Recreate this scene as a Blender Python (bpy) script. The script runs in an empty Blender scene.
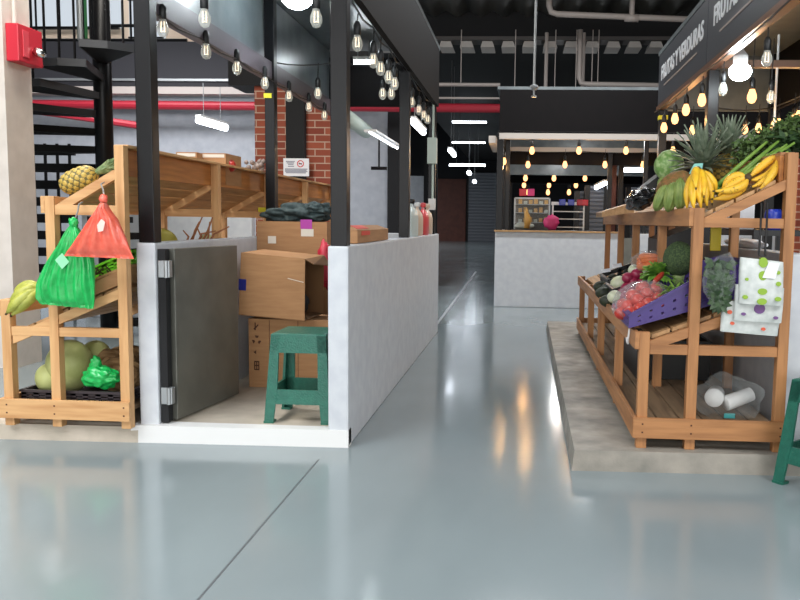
import bpy, bmesh, math, random
from mathutils import Vector, Matrix, Euler, noise

S = bpy.context.scene
COL = S.collection
PI = math.pi
rnd = random.Random(7)

# ------------------------------------------------------------------ camera
FPX, CAM_H = 780.0, 1.2
CX, CY = 474.7, 295.57                       # optical centre of the (cropped) photograph
YAW, PIT, ROL = .0598, .0948, -.0152
def _axis(x, y, z):
    xc = math.cos(YAW) * x + math.sin(YAW) * y; yf = -math.sin(YAW) * x + math.cos(YAW) * y
    f2 = math.cos(PIT) * yf - math.sin(PIT) * z; u2 = math.sin(PIT) * yf + math.cos(PIT) * z
    return Vector((math.cos(ROL) * xc - math.sin(ROL) * u2, math.sin(ROL) * xc + math.cos(ROL) * u2, -f2))
AX, AY, AZ = _axis(1, 0, 0), _axis(0, 1, 0), _axis(0, 0, 1)
cam_d = bpy.data.cameras.new('camera'); cam = bpy.data.objects.new('camera', cam_d)
COL.objects.link(cam)
cam.matrix_world = Matrix((AX.to_4d()[:3] + (0,), AY.to_4d()[:3] + (0,), AZ.to_4d()[:3] + (CAM_H,), (0, 0, 0, 1)))
cam_d.sensor_fit = 'HORIZONTAL'; cam_d.sensor_width = 36; cam_d.lens = 36 * FPX / 800
cam_d.shift_x = (400 - CX) / 800; cam_d.shift_y = (CY - 300) / 800
cam_d.clip_start = .05; cam_d.clip_end = 200
S.camera = cam
S.view_settings.view_transform = 'Standard'; S.view_settings.look = 'None'
S.view_settings.gamma = 1; S.view_settings.use_curve_mapping = False
S.view_settings.exposure = 0.62
S.cycles.use_denoising = True


def _ray(px, py):
    v = Vector((px - CX, CY - py, -FPX))
    return Vector((AX.dot(v), AY.dot(v), AZ.dot(v)))
def ony(px, py, y):
    d = _ray(px, py); t = y / d.y; return Vector((t * d.x, y, CAM_H + t * d.z))
def onx(px, py, x):
    d = _ray(px, py); t = x / d.x; return Vector((x, t * d.y, CAM_H + t * d.z))
def onz(px, py, z):
    d = _ray(px, py); t = (z - CAM_H) / d.z; return Vector((t * d.x, t * d.y, z))


# --------------------------------------------------------------- materials
def lin(c):
    return tuple(((v / 255) / 12.92 if v / 255 <= .04045 else ((v / 255 + .055) / 1.055) ** 2.4) for v in c) + (1,)

def mat(name, c, rough=.5, metal=0, c2=None, scale=(4, 4, 4), nscale=6, detail=4, bump=0, bscale=40, lo=.35, hi=.65,
        emit=None, es=0, alpha=1, trans=0, spec=.5, coat=0, dist=.01, r2=None, coords='Object'):
    m = bpy.data.materials.new(name); m.use_nodes = True
    nt = m.node_tree; b = nt.nodes['Principled BSDF']
    b.inputs['Base Color'].default_value = lin(c)
    b.inputs['Roughness'].default_value = rough; b.inputs['Metallic'].default_value = metal
    b.inputs['Specular IOR Level'].default_value = spec
    b.inputs['Coat Weight'].default_value = coat
    if trans: b.inputs['Transmission Weight'].default_value = trans
    if alpha < 1: b.inputs['Alpha'].default_value = alpha
    if emit: b.inputs['Emission Color'].default_value = lin(emit); b.inputs['Emission Strength'].default_value = es
    if c2 or bump or r2 is not None:
        tc = nt.nodes.new('ShaderNodeTexCoord'); mp = nt.nodes.new('ShaderNodeMapping')
        mp.inputs['Scale'].default_value = scale
        nt.links.new(tc.outputs[coords], mp.inputs[0])
    if c2 or r2 is not None:
        n = nt.nodes.new('ShaderNodeTexNoise'); n.inputs['Scale'].default_value = nscale; n.inputs['Detail'].default_value = detail
        nt.links.new(mp.outputs[0], n.inputs['Vector'])
        if c2:
            rp = nt.nodes.new('ShaderNodeValToRGB')
            rp.color_ramp.elements[0].position = lo; rp.color_ramp.elements[1].position = hi
            rp.color_ramp.elements[0].color = lin(c); rp.color_ramp.elements[1].color = lin(c2)
            nt.links.new(n.outputs['Fac'], rp.inputs[0]); nt.links.new(rp.outputs[0], b.inputs['Base Color'])
        if r2 is not None:
            mr = nt.nodes.new('ShaderNodeMapRange'); mr.inputs[1].default_value = lo; mr.inputs[2].default_value = hi
            mr.inputs[3].default_value = rough; mr.inputs[4].default_value = r2
            nt.links.new(n.outputs['Fac'], mr.inputs[0]); nt.links.new(mr.outputs[0], b.inputs['Roughness'])
    if bump:
        n2 = nt.nodes.new('ShaderNodeTexNoise'); n2.inputs['Scale'].default_value = bscale; n2.inputs['Detail'].default_value = 3
        nt.links.new(mp.outputs[0], n2.inputs['Vector'])
        bp = nt.nodes.new('ShaderNodeBump'); bp.inputs['Strength'].default_value = bump; bp.inputs['Distance'].default_value = dist
        nt.links.new(n2.outputs['Fac'], bp.inputs['Height']); nt.links.new(bp.outputs[0], b.inputs['Normal'])
    return m

def emis(name, c, s):
    m = bpy.data.materials.new(name); m.use_nodes = True; nt = m.node_tree
    nt.nodes.remove(nt.nodes['Principled BSDF'])
    e = nt.nodes.new('ShaderNodeEmission'); e.inputs[0].default_value = lin(c); e.inputs[1].default_value = s
    nt.links.new(e.outputs[0], nt.nodes['Material Output'].inputs[0]); return m

def film(name, c, op=.3, rough=.12):
    """thin clear plastic: part see-through, part glossy/diffuse"""
    m = bpy.data.materials.new(name); m.use_nodes = True; nt = m.node_tree
    b = nt.nodes['Principled BSDF']; b.inputs['Base Color'].default_value = lin(c); b.inputs['Roughness'].default_value = rough
    t = nt.nodes.new('ShaderNodeBsdfTransparent'); t.inputs[0].default_value = (.97, .98, .98, 1)
    lw = nt.nodes.new('ShaderNodeLayerWeight'); lw.inputs[0].default_value = .35
    mr = nt.nodes.new('ShaderNodeMapRange'); mr.inputs[3].default_value = op; mr.inputs[4].default_value = min(1, op + .32)
    mx = nt.nodes.new('ShaderNodeMixShader')
    nt.links.new(lw.outputs['Facing'], mr.inputs[0]); nt.links.new(mr.outputs[0], mx.inputs[0])
    nt.links.new(t.outputs[0], mx.inputs[1]); nt.links.new(b.outputs[0], mx.inputs[2])
    nt.links.new(mx.outputs[0], nt.nodes['Material Output'].inputs[0])
    return m

def brick_mat(name):
    m = mat(name, (150, 78, 58), .85); nt = m.node_tree; b = nt.nodes['Principled BSDF']
    tc = nt.nodes.new('ShaderNodeTexCoord'); mp = nt.nodes.new('ShaderNodeMapping')
    mp.inputs['Rotation'].default_value = (PI / 2, 0, 0)
    br = nt.nodes.new('ShaderNodeTexBrick'); br.inputs['Scale'].default_value = 1
    br.inputs['Color1'].default_value = lin((158, 82, 58)); br.inputs['Color2'].default_value = lin((132, 62, 46))
    br.inputs['Mortar'].default_value = lin((186, 158, 140)); br.inputs['Mortar Size'].default_value = .007
    br.inputs['Brick Width'].default_value = .24; br.inputs['Row Height'].default_value = .085
    nt.links.new(tc.outputs['Object'], mp.inputs[0]); nt.links.new(mp.outputs[0], br.inputs[0])
    nt.links.new(br.outputs['Color'], b.inputs['Base Color'])
    bp = nt.nodes.new('ShaderNodeBump'); bp.inputs['Strength'].default_value = .4; bp.invert = True
    nt.links.new(br.outputs['Fac'], bp.inputs['Height']); nt.links.new(bp.outputs[0], b.inputs['Normal'])
    return m

def wood(name, axis, a=(206, 150, 88), b=(170, 112, 58)):
    sc = [14, 14, 14]; sc[axis] = 1.2
    return mat(name, a, .55, c2=b, scale=tuple(sc), nscale=2.2, detail=5, lo=.38, hi=.72, bump=.08, bscale=6)

M = {}
for i, k in enumerate('xyz'):
    M['pine_' + k] = wood('pine_' + k, i, (214, 168, 116), (188, 136, 86))
    M['board_' + k] = wood('board_' + k, i, (180, 126, 78), (146, 98, 58))
    M['dull_' + k] = wood('dull_' + k, i, (186, 146, 100), (150, 114, 76))
M['grey_deck'] = wood('grey_deck', 1, (140, 116, 90), (104, 84, 64))
M['ply'] = wood('ply', 1, (190, 124, 62), (156, 96, 46))
M['wall'] = mat('wall_paint', (206, 210, 214), .55, c2=(196, 200, 206), nscale=3, bump=.012, bscale=60)
M['wall_warm'] = mat('wall_paint_column', (214, 206, 198), .6, c2=(204, 196, 188), nscale=2)
M['wall_grey'] = mat('wall_grey', (176, 180, 186), .7, c2=(164, 168, 176), nscale=1.5)
M['slab'] = mat('concrete_slab', (200, 188, 172), .75, c2=(176, 166, 150), nscale=1.6, bump=.12, bscale=30, lo=.3, hi=.7)
M['slab_grey'] = mat('concrete_kerb', (166, 158, 146), .45, c2=(122, 120, 112), nscale=1.4, bump=.1, bscale=24, lo=.3, hi=.7, r2=.7)
M['white'] = mat('white_paint', (226, 226, 224), .6)
M['black'] = mat('black_steel', (13, 13, 15), .34, metal=.0, spec=.25, c2=(16, 16, 18), nscale=3)
M['black_matte'] = mat('black_matte', (20, 20, 22), .8)
M['fascia'] = mat('fascia_charcoal', (15, 12, 13), .7, c2=(12, 10, 11), nscale=2, spec=.15)
M['soffit'] = mat('roof_underside', (112, 120, 122), .32, c2=(92, 100, 104), nscale=1.2)
M['sign'] = mat('sign_board', (50, 54, 60), .4)
M['steel'] = mat('door_steel', (112, 112, 104), .36, metal=.3, c2=(98, 98, 91), nscale=1.3)
M['galv'] = mat('galvanised', (160, 164, 166), .4, metal=.6)
M['chrome'] = mat('chrome', (210, 210, 210), .15, metal=1)
M['stair_black'] = mat('stair_black', (8, 8, 9), .7, spec=.2); M['stair_edge'] = mat('stair_edge', (36, 38, 42), .5)
M['red'] = mat('red_paint', (170, 34, 52), .45)
M['redbox'] = mat('red_alarm', (196, 32, 52), .4)
M['greypipe'] = mat('grey_pipe', (176, 166, 160), .5)
M['beam_white'] = mat('beam_white', (186, 178, 170), .65)
M['brick'] = brick_mat('brick')
M['carton'] = mat('carton', (176, 132, 90), .75, c2=(164, 120, 80), scale=(1, 1, 8), nscale=5)
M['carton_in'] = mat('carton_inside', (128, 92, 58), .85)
M['kraft'] = mat('kraft_label', (222, 214, 200), .7)
M['ink'] = mat('carton_ink', (84, 50, 34), .8)
M['blue_tape'] = mat('blue_tape', (26, 34, 120), .4)
M['magenta'] = mat('magenta_label', (176, 60, 160), .5)
M['green_pl'] = mat('green_plastic', (34, 104, 86), .38, c2=(28, 94, 78), nscale=8, bump=.35, bscale=26)
M['purple'] = mat('purple_plastic', (60, 40, 112), .4)
M['crate_black'] = mat('black_plastic', (26, 27, 28), .42)
M['crate_red'] = mat('dark_plastic', (60, 52, 56), .5)
M['glass'] = film('clear_film', (225, 232, 232), .035, .1)
M['bulb_glass'] = film('bulb_glass', (225, 230, 225), .28, .05)
M['filament'] = emis('filament_dim', (255, 226, 190), 1.6)
M['amber'] = emis('amber_glow', (255, 178, 112), 2.4)
M['lamp'] = emis('lamp_white', (240, 250, 255), 38)
M['tube'] = emis('tube_white', (236, 244, 255), 7)
M['tube_far'] = emis('tube_far', (236, 244, 255), 9)
M['window'] = emis('window_daylight', (226, 236, 246), .55)
M['cream'] = mat('cream_panel', (238, 214, 190), .6)
M['shutter'] = mat('shutter_grey', (120, 124, 132), .45, metal=.3)
M['brown'] = mat('brown_panel', (98, 52, 40), .6, c2=(84, 44, 34), nscale=1)
M['dark_hall'] = mat('dark_hall', (24, 24, 28), .8)
M['yellow'] = mat('yellow_tape', (226, 214, 40), .5)
M['paper'] = mat('paper', (236, 236, 240), .7)
M['signred'] = mat('prohibition_red', (206, 70, 70), .6)
M['textgrey'] = mat('text_grey', (150, 152, 165), .7)
M['lettering'] = mat('sign_letters', (222, 226, 230), .5)
M['underline'] = mat('sign_rule', (150, 138, 128), .5)
M['box_white'] = mat('electrical_box', (186, 200, 190), .5)


# ------------------------------------------------------------- mesh builder
class MB:
    def __init__(s): s.bm = bmesh.new(); s.mi = 0; s.smooth = False
    def _fin(s, verts, mtx=None):
        if mtx is not None: bmesh.ops.transform(s.bm, matrix=mtx, verts=verts)
        fs = set(f for v in verts for f in v.link_faces)
        for f in fs: f.material_index = s.mi; f.smooth = s.smooth
        return verts
    def box(s, x0, x1, y0, y1, z0, z1, bev=0, mtx=None):
        n0 = len(s.bm.verts)
        g = bmesh.ops.create_cube(s.bm, size=1)
        vs = g['verts']
        bmesh.ops.transform(s.bm, matrix=Matrix.Translation(((x0 + x1) / 2, (y0 + y1) / 2, (z0 + z1) / 2)) @ Matrix.Diagonal((abs(x1 - x0), abs(y1 - y0), abs(z1 - z0), 1)), verts=vs)
        if bev:
            es = list(set(e for v in vs for e in v.link_edges))
            r = bmesh.ops.bevel(s.bm, geom=es, offset=bev, segments=2, affect='EDGES', profile=.6)
            vs = list(set(v for f in r['faces'] for v in f.verts) | set(v for v in vs if v.is_valid))
        return s._fin(vs, mtx)
    def beam(s, a, b, w, h, up=Vector((0, 0, 1)), bev=0):
        a, b = Vector(a), Vector(b); z = (b - a); L = z.length; z.normalize()
        x = up.cross(z)
        if x.length < 1e-4: x = Vector((1, 0, 0))
        x.normalize(); y = z.cross(x)
        m = Matrix((x.to_4d()[:3] + (0,), y.to_4d()[:3] + (0,), z.to_4d()[:3] + (0,), (0, 0, 0, 1))).transposed()
        m.translation = a
        return s.box(-w / 2, w / 2, -h / 2, h / 2, 0, L, bev, m)
    def tube(s, pts, r, n=8, cap=True, flat=None):
        pts = [Vector(p) for p in pts]
        rs = r if isinstance(r, (list, tuple)) else [r] * len(pts)
        rings = []; prev = None
        for i, p in enumerate(pts):
            t = (pts[min(i + 1, len(pts) - 1)] - pts[max(i - 1, 0)]).normalized()
            ref = prev if prev else (Vector((0, 0, 1)) if abs(t.z) < .9 else Vector((1, 0, 0)))
            x = (ref - t * ref.dot(t)).normalized(); y = t.cross(x); prev = x
            fl = flat or 1
            rings.append([s.bm.verts.new(p + (x * math.cos(2 * PI * k / n) * fl + y * math.sin(2 * PI * k / n)) * rs[i]) for k in range(n)])
        for a, b in zip(rings, rings[1:]):
            for k in range(n): s.bm.faces.new((a[k], a[(k + 1) % n], b[(k + 1) % n], b[k]))
        if cap:
            s.bm.faces.new(list(reversed(rings[0]))); s.bm.faces.new(rings[-1])
        return s._fin([v for q in rings for v in q])
    def lathe(s, prof, n=16, mtx=None, fn=None):
        rings = []
        for i, (r, z) in enumerate(prof):
            ring = []
            for k in range(n):
                a = 2 * PI * k / n; rr = r * (fn(a, i / (len(prof) - 1)) if fn else 1)
                ring.append(s.bm.verts.new((max(rr, 1e-4) * math.cos(a), max(rr, 1e-4) * math.sin(a), z)))
            rings.append(ring)
        for a, b in zip(rings, rings[1:]):
            for k in range(n): s.bm.faces.new((a[k], a[(k + 1) % n], b[(k + 1) % n], b[k]))
        s.bm.faces.new(list(reversed(rings[0]))); s.bm.faces.new(rings[-1])
        return s._fin([v for q in rings for v in q], mtx)
    def blob(s, c, rad, sub=3, amp=0, freq=3, seed=0, rot=None, fn=None):
        g = bmesh.ops.create_icosphere(s.bm, subdivisions=sub, radius=1)
        c = Vector(c); rad = Vector(rad) if not isinstance(rad, (int, float)) else Vector((rad,) * 3)
        for v in g['verts']:
            d = v.co.normalized(); k = 1
            if amp: k += amp * noise.noise(d * freq + Vector((seed * 7.3, seed * 3.1, seed)))
            if fn: k *= fn(d)
            p = Vector((d.x * rad.x, d.y * rad.y, d.z * rad.z)) * k
            if rot: p.rotate(rot)
            v.co = p + c
        return s._fin(g['verts'])
    def prism(s, poly, axis, a0, a1):
        """poly: 2D points in the two other axes (cyclic order), extruded along axis"""
        def mk(p, a):
            q = [0, 0, 0]; q[axis] = a; o = [i for i in range(3) if i != axis]; q[o[0]] = p[0]; q[o[1]] = p[1]; return s.bm.verts.new(q)
        A = [mk(p, a0) for p in poly]; B = [mk(p, a1) for p in poly]; n = len(poly)
        s.bm.faces.new(A); s.bm.faces.new(list(reversed(B)))
        for k in range(n): s.bm.faces.new((A[k], B[k], B[(k + 1) % n], A[(k + 1) % n]))
        return s._fin(A + B)
    def hexa(s, lo, hi):
        """lo/hi : four 3D points each"""
        A = [s.bm.verts.new(p) for p in lo]; B = [s.bm.verts.new(p) for p in hi]; n = len(A)
        s.bm.faces.new(list(reversed(A))); s.bm.faces.new(B)
        for k in range(n): s.bm.faces.new((A[k], A[(k + 1) % n], B[(k + 1) % n], B[k]))
        return s._fin(A + B)
    def grid(s, fn, nu, nv, closed=False):
        V = [[s.bm.verts.new(fn(i / (nu if closed else nu - 1), j / (nv - 1))) for i in range(nu)] for j in range(nv)]
        for j in range(nv - 1):
            for i in range(nu if closed else nu - 1):
                s.bm.faces.new((V[j][i], V[j][(i + 1) % nu], V[j + 1][(i + 1) % nu], V[j + 1][i]))
        return s._fin([v for r in V for v in r])
    def leaf(s, p, d, up, L, w, bend=.3, n=4, thick=.002):
        """a solid tapering leaf blade"""
        d = Vector(d).normalized(); up = Vector(up); sd = d.cross(up)
        if sd.length < 1e-3: sd = d.cross(Vector((1, .3, 0)))
        sd.normalize(); up = sd.cross(d).normalized(); p = Vector(p)
        prof = [.55, 1, .8, .45, .04] if n == 4 else [.6, 1, .05]
        T = []; B = []
        for i in range(n + 1):
            t = i / n; c = p + d * L * t - up * bend * L * t * t; ww = w * prof[i] / 2
            T.append((s.bm.verts.new(c - sd * ww + up * w * .12), s.bm.verts.new(c + sd * ww + up * w * .12)))
            B.append(s.bm.verts.new(c - up * thick))
        for i in range(n):
            s.bm.faces.new((T[i][0], T[i + 1][0], B[i + 1], B[i])); s.bm.faces.new((B[i], B[i + 1], T[i + 1][1], T[i][1]))
            s.bm.faces.new((T[i][1], T[i + 1][1], T[i + 1][0], T[i][0]))
        return s._fin([v for t in T for v in t] + B)
    def build(s, name, mats, parent=None, kind=None):
        bmesh.ops.recalc_face_normals(s.bm, faces=s.bm.faces)
        me = bpy.data.meshes.new(name); 
        o = bpy.data.objects.new(name, me)
        if parent is not None:
            inv = ROOTINV(parent)
            bmesh.ops.transform(s.bm, matrix=inv, verts=s.bm.verts)
            o.parent = parent
        s.bm.to_mesh(me); s.bm.free()
        for m in (mats if isinstance(mats, (list, tuple)) else [mats]): me.materials.append(M[m] if isinstance(m, str) else m)
        COL.objects.link(o)
        if kind: o['kind'] = kind
        return o

def ROOTINV(o):
    w = Matrix()
    while o is not None:
        w = o.matrix_basis @ w; o = o.parent
    return w.inverted()

def tag(o, label, cat, group=None, kind=None):
    o['label'] = label; o['category'] = cat
    if group: o['group'] = group
    if kind: o['kind'] = kind
    return o
def thing(name, loc, label, cat, group=None):
    o = bpy.data.objects.new(name, None); COL.objects.link(o); o.location = loc; o.empty_display_size = .1
    return tag(o, label, cat, group)
def kids(o): return [c for c in COL.objects if c.parent == o]
def dup(root, loc, label=None, group=None, rotz=None):
    m = {root: root.copy()}; r = m[root]; COL.objects.link(r); r.location = loc
    if rotz is not None: r.rotation_euler.z = rotz
    if label: r['label'] = label
    if group: r['group'] = group
    for c in kids(root):
        k = c.copy(); COL.objects.link(k); k.parent = r
        for g in kids(c):
            q = g.copy(); COL.objects.link(q); q.parent = k
    return r
def one(mb, name, mats, label, cat, group=None):
    """a thing that is one mesh, its origin at its base"""
    vs = mb.bm.verts; c = sum((v.co for v in vs), Vector()) / len(vs); z = min(v.co.z for v in vs); c.z = z
    bmesh.ops.translate(mb.bm, vec=-c, verts=list(vs))
    o = mb.build(name, mats); o.location = c
    return tag(o, label, cat, group)
def struct(mb, name, mats): return mb.build(name, mats, kind='structure')
def sbox(name, m, *a, bev=0):
    b = MB(); b.box(*a, bev=bev); return struct(b, name, m)
ORD = ['first', 'second', 'third', 'fourth', 'fifth', 'sixth', 'seventh', 'eighth', 'ninth', 'tenth', 'eleventh', 'twelfth']

# ================================================================= SETTING
fm = mat('floor_epoxy', (142, 154, 157), .1, c2=(130, 142, 145), scale=(1, .5, 1), nscale=1.6, detail=3, lo=.3, hi=.7, r2=.2, bump=.03, bscale=5, spec=.6, dist=.02)
M['floor'] = fm
sbox('floor', 'floor', -16, 16, -12, 48, -.12, 0)
M['joint'] = mat('floor_joint', (168, 174, 178), .3); M['joint_dark'] = mat('floor_joint_dark', (92, 98, 102), .4)
b = MB(); b.box(-1.0, -.992, -6, 3.76, 0, .0012); struct(b, 'trim_1', 'joint_dark')
b = MB(); b.hexa([(-.985, 8.5, 0), (-.955, 8.5, 0), (-1.07, 18.6, 0), (-1.12, 18.6, 0)], [(-.985, 8.5, .0012), (-.955, 8.5, .0012), (-1.07, 18.6, .0012), (-1.12, 18.6, .0012)]); struct(b, 'trim_2', 'joint')
# kerbs and stall floor slab
b = MB(); b.hexa([(-2.85, 3.925, 0), (-2.02, 3.945, 0), (-2.02, 8.6, 0), (-2.85, 8.6, 0)], [(-2.85, 3.93, .085), (-2.02, 3.95, .085), (-2.02, 8.6, .085), (-2.85, 8.6, .085)]); struct(b, 'kerb_left', 'slab')
b = MB(); b.box(-2.06, -.9, 4.0, 8.3, 0, .09); struct(b, 'platform_left', 'slab')
b = MB(); b.hexa([(-2.06, 3.945, 0), (-.895, 3.975, 0), (-.895, 4.05, 0), (-2.06, 4.05, 0)], [(-2.06, 3.949, .092), (-.895, 3.979, .092), (-.895, 4.05, .092), (-2.06, 4.05, .092)]); struct(b, 'trim_3', 'white')
b = MB(); b.hexa([(.262, 3.72, 0), (1.95, 3.77, 0), (1.95, 8.7, 0), (.288, 8.7, 0)], [(.275, 3.728, .1), (1.95, 3.778, .1), (1.95, 8.7, .1), (.298, 8.7, .1)]); struct(b, 'kerb_right', 'slab_grey')
# low walls
def lowwall(name, x0, x1, y0, y1, h=1.063):
    b = MB(); b.box(x0, x1, y0, y1, 0, h, bev=.012); struct(b, name, 'wall')
lowwall('wall_stall_left', -2.025, -1.92, 3.984, 8.3)
lowwall('wall_stall_corridor', -1.005, -.895, 3.984, 8.35)
lowwall('wall_stall_back', -1.92, -1.005, 8.2, 8.3)
lowwall('wall_stall_right', 1.33, 1.44, 3.95, 8.3)
lowwall('wall_stall_front', 1.44, 2.6, 3.95, 4.06, 1.06)
lowwall('wall_counter', -.385, 1.375, 10.99, 11.11)
lowwall('wall_counter_far', 1.637, 4.6, 10.99, 11.11)
lowwall('wall_counter_side', -.385, -.28, 11.11, 14.4)
lowwall('wall_opposite_stall', -5.2, -3.15, 8.95, 9.07, 1.24)

# hall shell
sbox('wall_left', 'wall_grey', -16.2, -16, -12, 48, 0, 7)
sbox('wall_right', 'dark_hall', 16, 16.2, -12, 48, 0, 7)
sbox('wall_back', 'dark_hall', -16, 16, 47, 47.3, 0, 7)
sbox('wall_rear', 'wall_grey', -14, -2.42, 14, 14.15, 0, 3.45)
sbox('ceiling_hall', 'black_matte', -3.2, 16, 13.9, 47, 4.8, 4.95)
sbox('ceiling_upper', 'black_matte', -16, -3.0, -12, 47, 7.0, 7.2)
# mezzanine edge: girder, ribs of the metal deck
b = MB(); b.box(-3.0, 16, 13.75, 13.95, 4.36, 4.80); struct(b, 'trim_4', 'black_matte')
b = MB(); b.box(-3.0, 16, 13.7, 14.1, 4.30, 4.36); struct(b, 'trim_5', mat('girder_flange', (78, 74, 72), .6))
M['rib'] = mat('deck_rib', (196, 190, 184), .7)
b = MB()
for i in range(52):
    x = -2.95 + i * .36
    b.hexa([(x, 13.8, 4.2), (x + .24, 13.8, 4.2), (x + .24, 14.3, 4.2), (x, 14.3, 4.2)], [(x + .03, 13.8, 4.3), (x + .2, 13.8, 4.3), (x + .2, 14.3, 4.3), (x + .03, 14.3, 4.3)])
struct(b, 'trim_6', 'rib')
# corrugated roof over the front of the hall
M['roof'] = mat('roof_sheet', (84, 82, 76), .6, c2=(48, 48, 46), scale=(1.2, .12, 1), nscale=3, lo=.3, hi=.7)
b = MB(); b.smooth = True
n = 190
b.grid(lambda u, v: (-3.1 + 19.1 * u, -12 + 25.8 * v, 4.74 + .05 * math.sin(u * n * PI / 2)), n * 2 + 1, 2)
struct(b, 'ceiling', 'roof')
# left rear mezzanine: dark slab edge, white upper wall, windows
b = MB(); b.box(-14, -3.0, 13.6, 14.0, 3.46, 4.24); struct(b, 'trim_7', mat('slab_edge_dark', (44, 44, 50), .7))
b = MB(); b.box(-14, -3.0, 13.55, 14.0, 3.56, 3.60); struct(b, 'trim_8', 'galv')
sbox('wall_upper', 'cream', -14, -3.0, 15.6, 15.75, 4.0, 7.0)
for i, (x0, x1, z0, z1) in enumerate([(-11.4, -8.1, 4.95, 6.9), (-7.9, -7.2, 4.75, 6.9)]):
    w = struct((lambda q: (q.box(x0, x1, 15.52, 15.6, z0, z1), q)[1])(MB()), 'window_%d' % (i + 1), 'window')
    for k in range(3):
        q = MB(); q.box(x0, x1, 15.46, 15.52, z0 - .05 + k * .75, z0 + k * .75); q.build('window_bar', 'black', w)
b = MB(); b.box(-8.62, -8.47, 14.9, 15.0, 4.5, 6.9); one(b, 'hanging_banner', mat('green_cloth', (60, 140, 80), .8), 'green banner hanging on the upper floor behind the stair balusters', 'banner')
for (z, x0, x1, lab) in ((4.42, -14, -6.2, 'long black upper floor gallery rail behind the stair balusters'), (4.68, -7.85, -6.2, 'short black upper floor rail right of the stair pole, upper one')):
    b = MB(); b.tube([(x0, 14.3, z), (x1, 14.3, z)], .03, 6)
    for k in range(int((x1 - x0) / .45)): b.tube([(x0 + .45 * k, 14.3, z), (x0 + .45 * k, 14.3, z + (1.6 if x0 < -10 else -.5))], .02, 5)
    one(b, 'gallery_rail', 'black', lab, 'railing')
# pipes and trays across the hall
b = MB(); b.tube([(-14, 13.4, 3.14), (1.5, 13.4, 3.10)], .075, 12); one(b, 'fire_main_pipe', 'red', 'long horizontal red fire main pipe crossing the hall', 'pipe')
b = MB(); b.box(-14, -3.1, 13.3, 13.6, 3.30, 3.42); one(b, 'cable_tray', 'greypipe', 'long pale grey cable tray above the red fire main', 'tray')
b = MB(); b.tube([(-8.6, 12.0, 2.95), (-6.4, 13.2, 2.72)], .06, 8); one(b, 'branch_pipe', 'red', 'short sloping red branch pipe behind the spiral stair', 'pipe')
for z, t in ((3.46, .03), (3.24, .018)):
    b = MB(); b.tube([(-1.9, 13.2, z), (-.42, 13.2, z)], t, 6); one(b, 'conduit', 'greypipe', 'thin grey conduit over the corridor, %s' % ('upper of two' if z > 3.3 else 'lower of two'), 'conduit')
def pipe(pts, r, lab):
    q = MB(); q.smooth = True; q.tube(pts, r, 10); one(q, 'drain_pipe', 'greypipe', lab, 'pipe')
p = ony(553, 14, 12); p2 = ony(800, 24, 12)
q = MB(); q.smooth = True
q.tube([(p.x - .06, 12, 4.66), (p.x - .06, 12, p.z + .12), (p.x - .03, 12, p.z + .03), (p.x + .06, 12, p.z), (p2.x, 12, p2.z)], .045, 10)
x = ony(632, 8, 12).x; q.tube([(x, 12, 4.66), (x, 12, p.z - .05)], .04, 8); q.tube([(x - .1, 12, p.z - .055), (x + .1, 12, p.z - .065)], .056, 10)
one(q, 'drain_pipe', 'greypipe', 'pale drain pipe under the roof with an elbow and a branch', 'pipe')
p = ony(579, 84, 13)
q = MB(); q.smooth = True
q.tube([(p.x, 13, 4.3), (p.x, 13, p.z + .1), (p.x + .03, 13, p.z + .02), (p.x + .12, 13, p.z), (5, 13, p.z - .05)], .04, 10)
one(q, 'drain_pipe', 'greypipe', 'pale drain pipe bending right above the far stall', 'pipe')
for px, lab in ((546, 'vertical pale pipe left of the bending drain pipe'), (583, 'vertical pale pipe beside the bending drain pipe')):
    a = ony(px, 70, 13.2); q = MB(); q.tube([(a.x, 13.2, 4.3), (a.x, 13.2, 3.0)], .03, 8); one(q, 'drop_pipe', 'greypipe', lab, 'pipe')
for i, px in enumerate((461, 515, 555, 576, 592, 598)):
    a = ony(px, 70, 13.0); q = MB(); q.tube([(a.x, 13.0, 4.3), (a.x, 13.0, 3.44 if px < 500 else 3.0)], .008, 5)
    one(q, 'hanger_rod', 'greypipe', 'thin hanger rod under the deck ribs, %s from the left' % ORD[i], 'rod', 'hanger rods')
a = ony(534, 90, 9)
t = thing('fire_sprinkler', (a.x, 9, a.z), 'pendent fire sprinkler on a long thin drop pipe over the corridor', 'sprinkler')
q = MB(); q.tube([(a.x + .0, 9, 4.95), (a.x, 9, a.z + .06)], .014, 8); q.build('drop_pipe', 'galv', t)
q = MB(); q.lathe([(.03, .02), (.05, .05), (.045, .07), (.02, .08)], 10, Matrix.Translation((a.x, 9, a.z - .02))); q.lathe([(.035, -.06), (.03, -.045), (.012, -.04), (.012, .02)], 10, Matrix.Translation((a.x, 9, a.z - .02))); q.build('sprinkler_head', 'galv', t)

# white column with the alarm box
sbox('column', 'wall_warm', -4.65, -3.935, 5.8, 6.13, 0, 5.0)
t = thing('fire_alarm_box', (-3.88, 5.95, 2.3), 'red fire alarm box on the side of the white column', 'alarm')
b = MB(); b.box(-3.935, -3.835, 5.83, 6.13, 2.36, 2.64, bev=.008); b.build('case', 'redbox', t)
b = MB(); b.box(-3.835, -3.827, 5.88, 5.95, 2.40, 2.60, bev=.003); b.build('cover_plate', mat('alarm_plate', (214, 70, 84), .35), t)
b = MB(); b.smooth = True; b.tube([(-3.83, 6.02, 2.47), (-3.80, 6.02, 2.46), (-3.75, 6.02, 2.44)], [.03, .038, .022], 10); b.build('beacon', 'chrome', t)
b = MB(); b.tube([(-3.92, 5.92, 4.95), (-3.92, 5.92, 2.64)], .016, 8); b.build('conduit', 'wall_warm', t)

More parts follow.
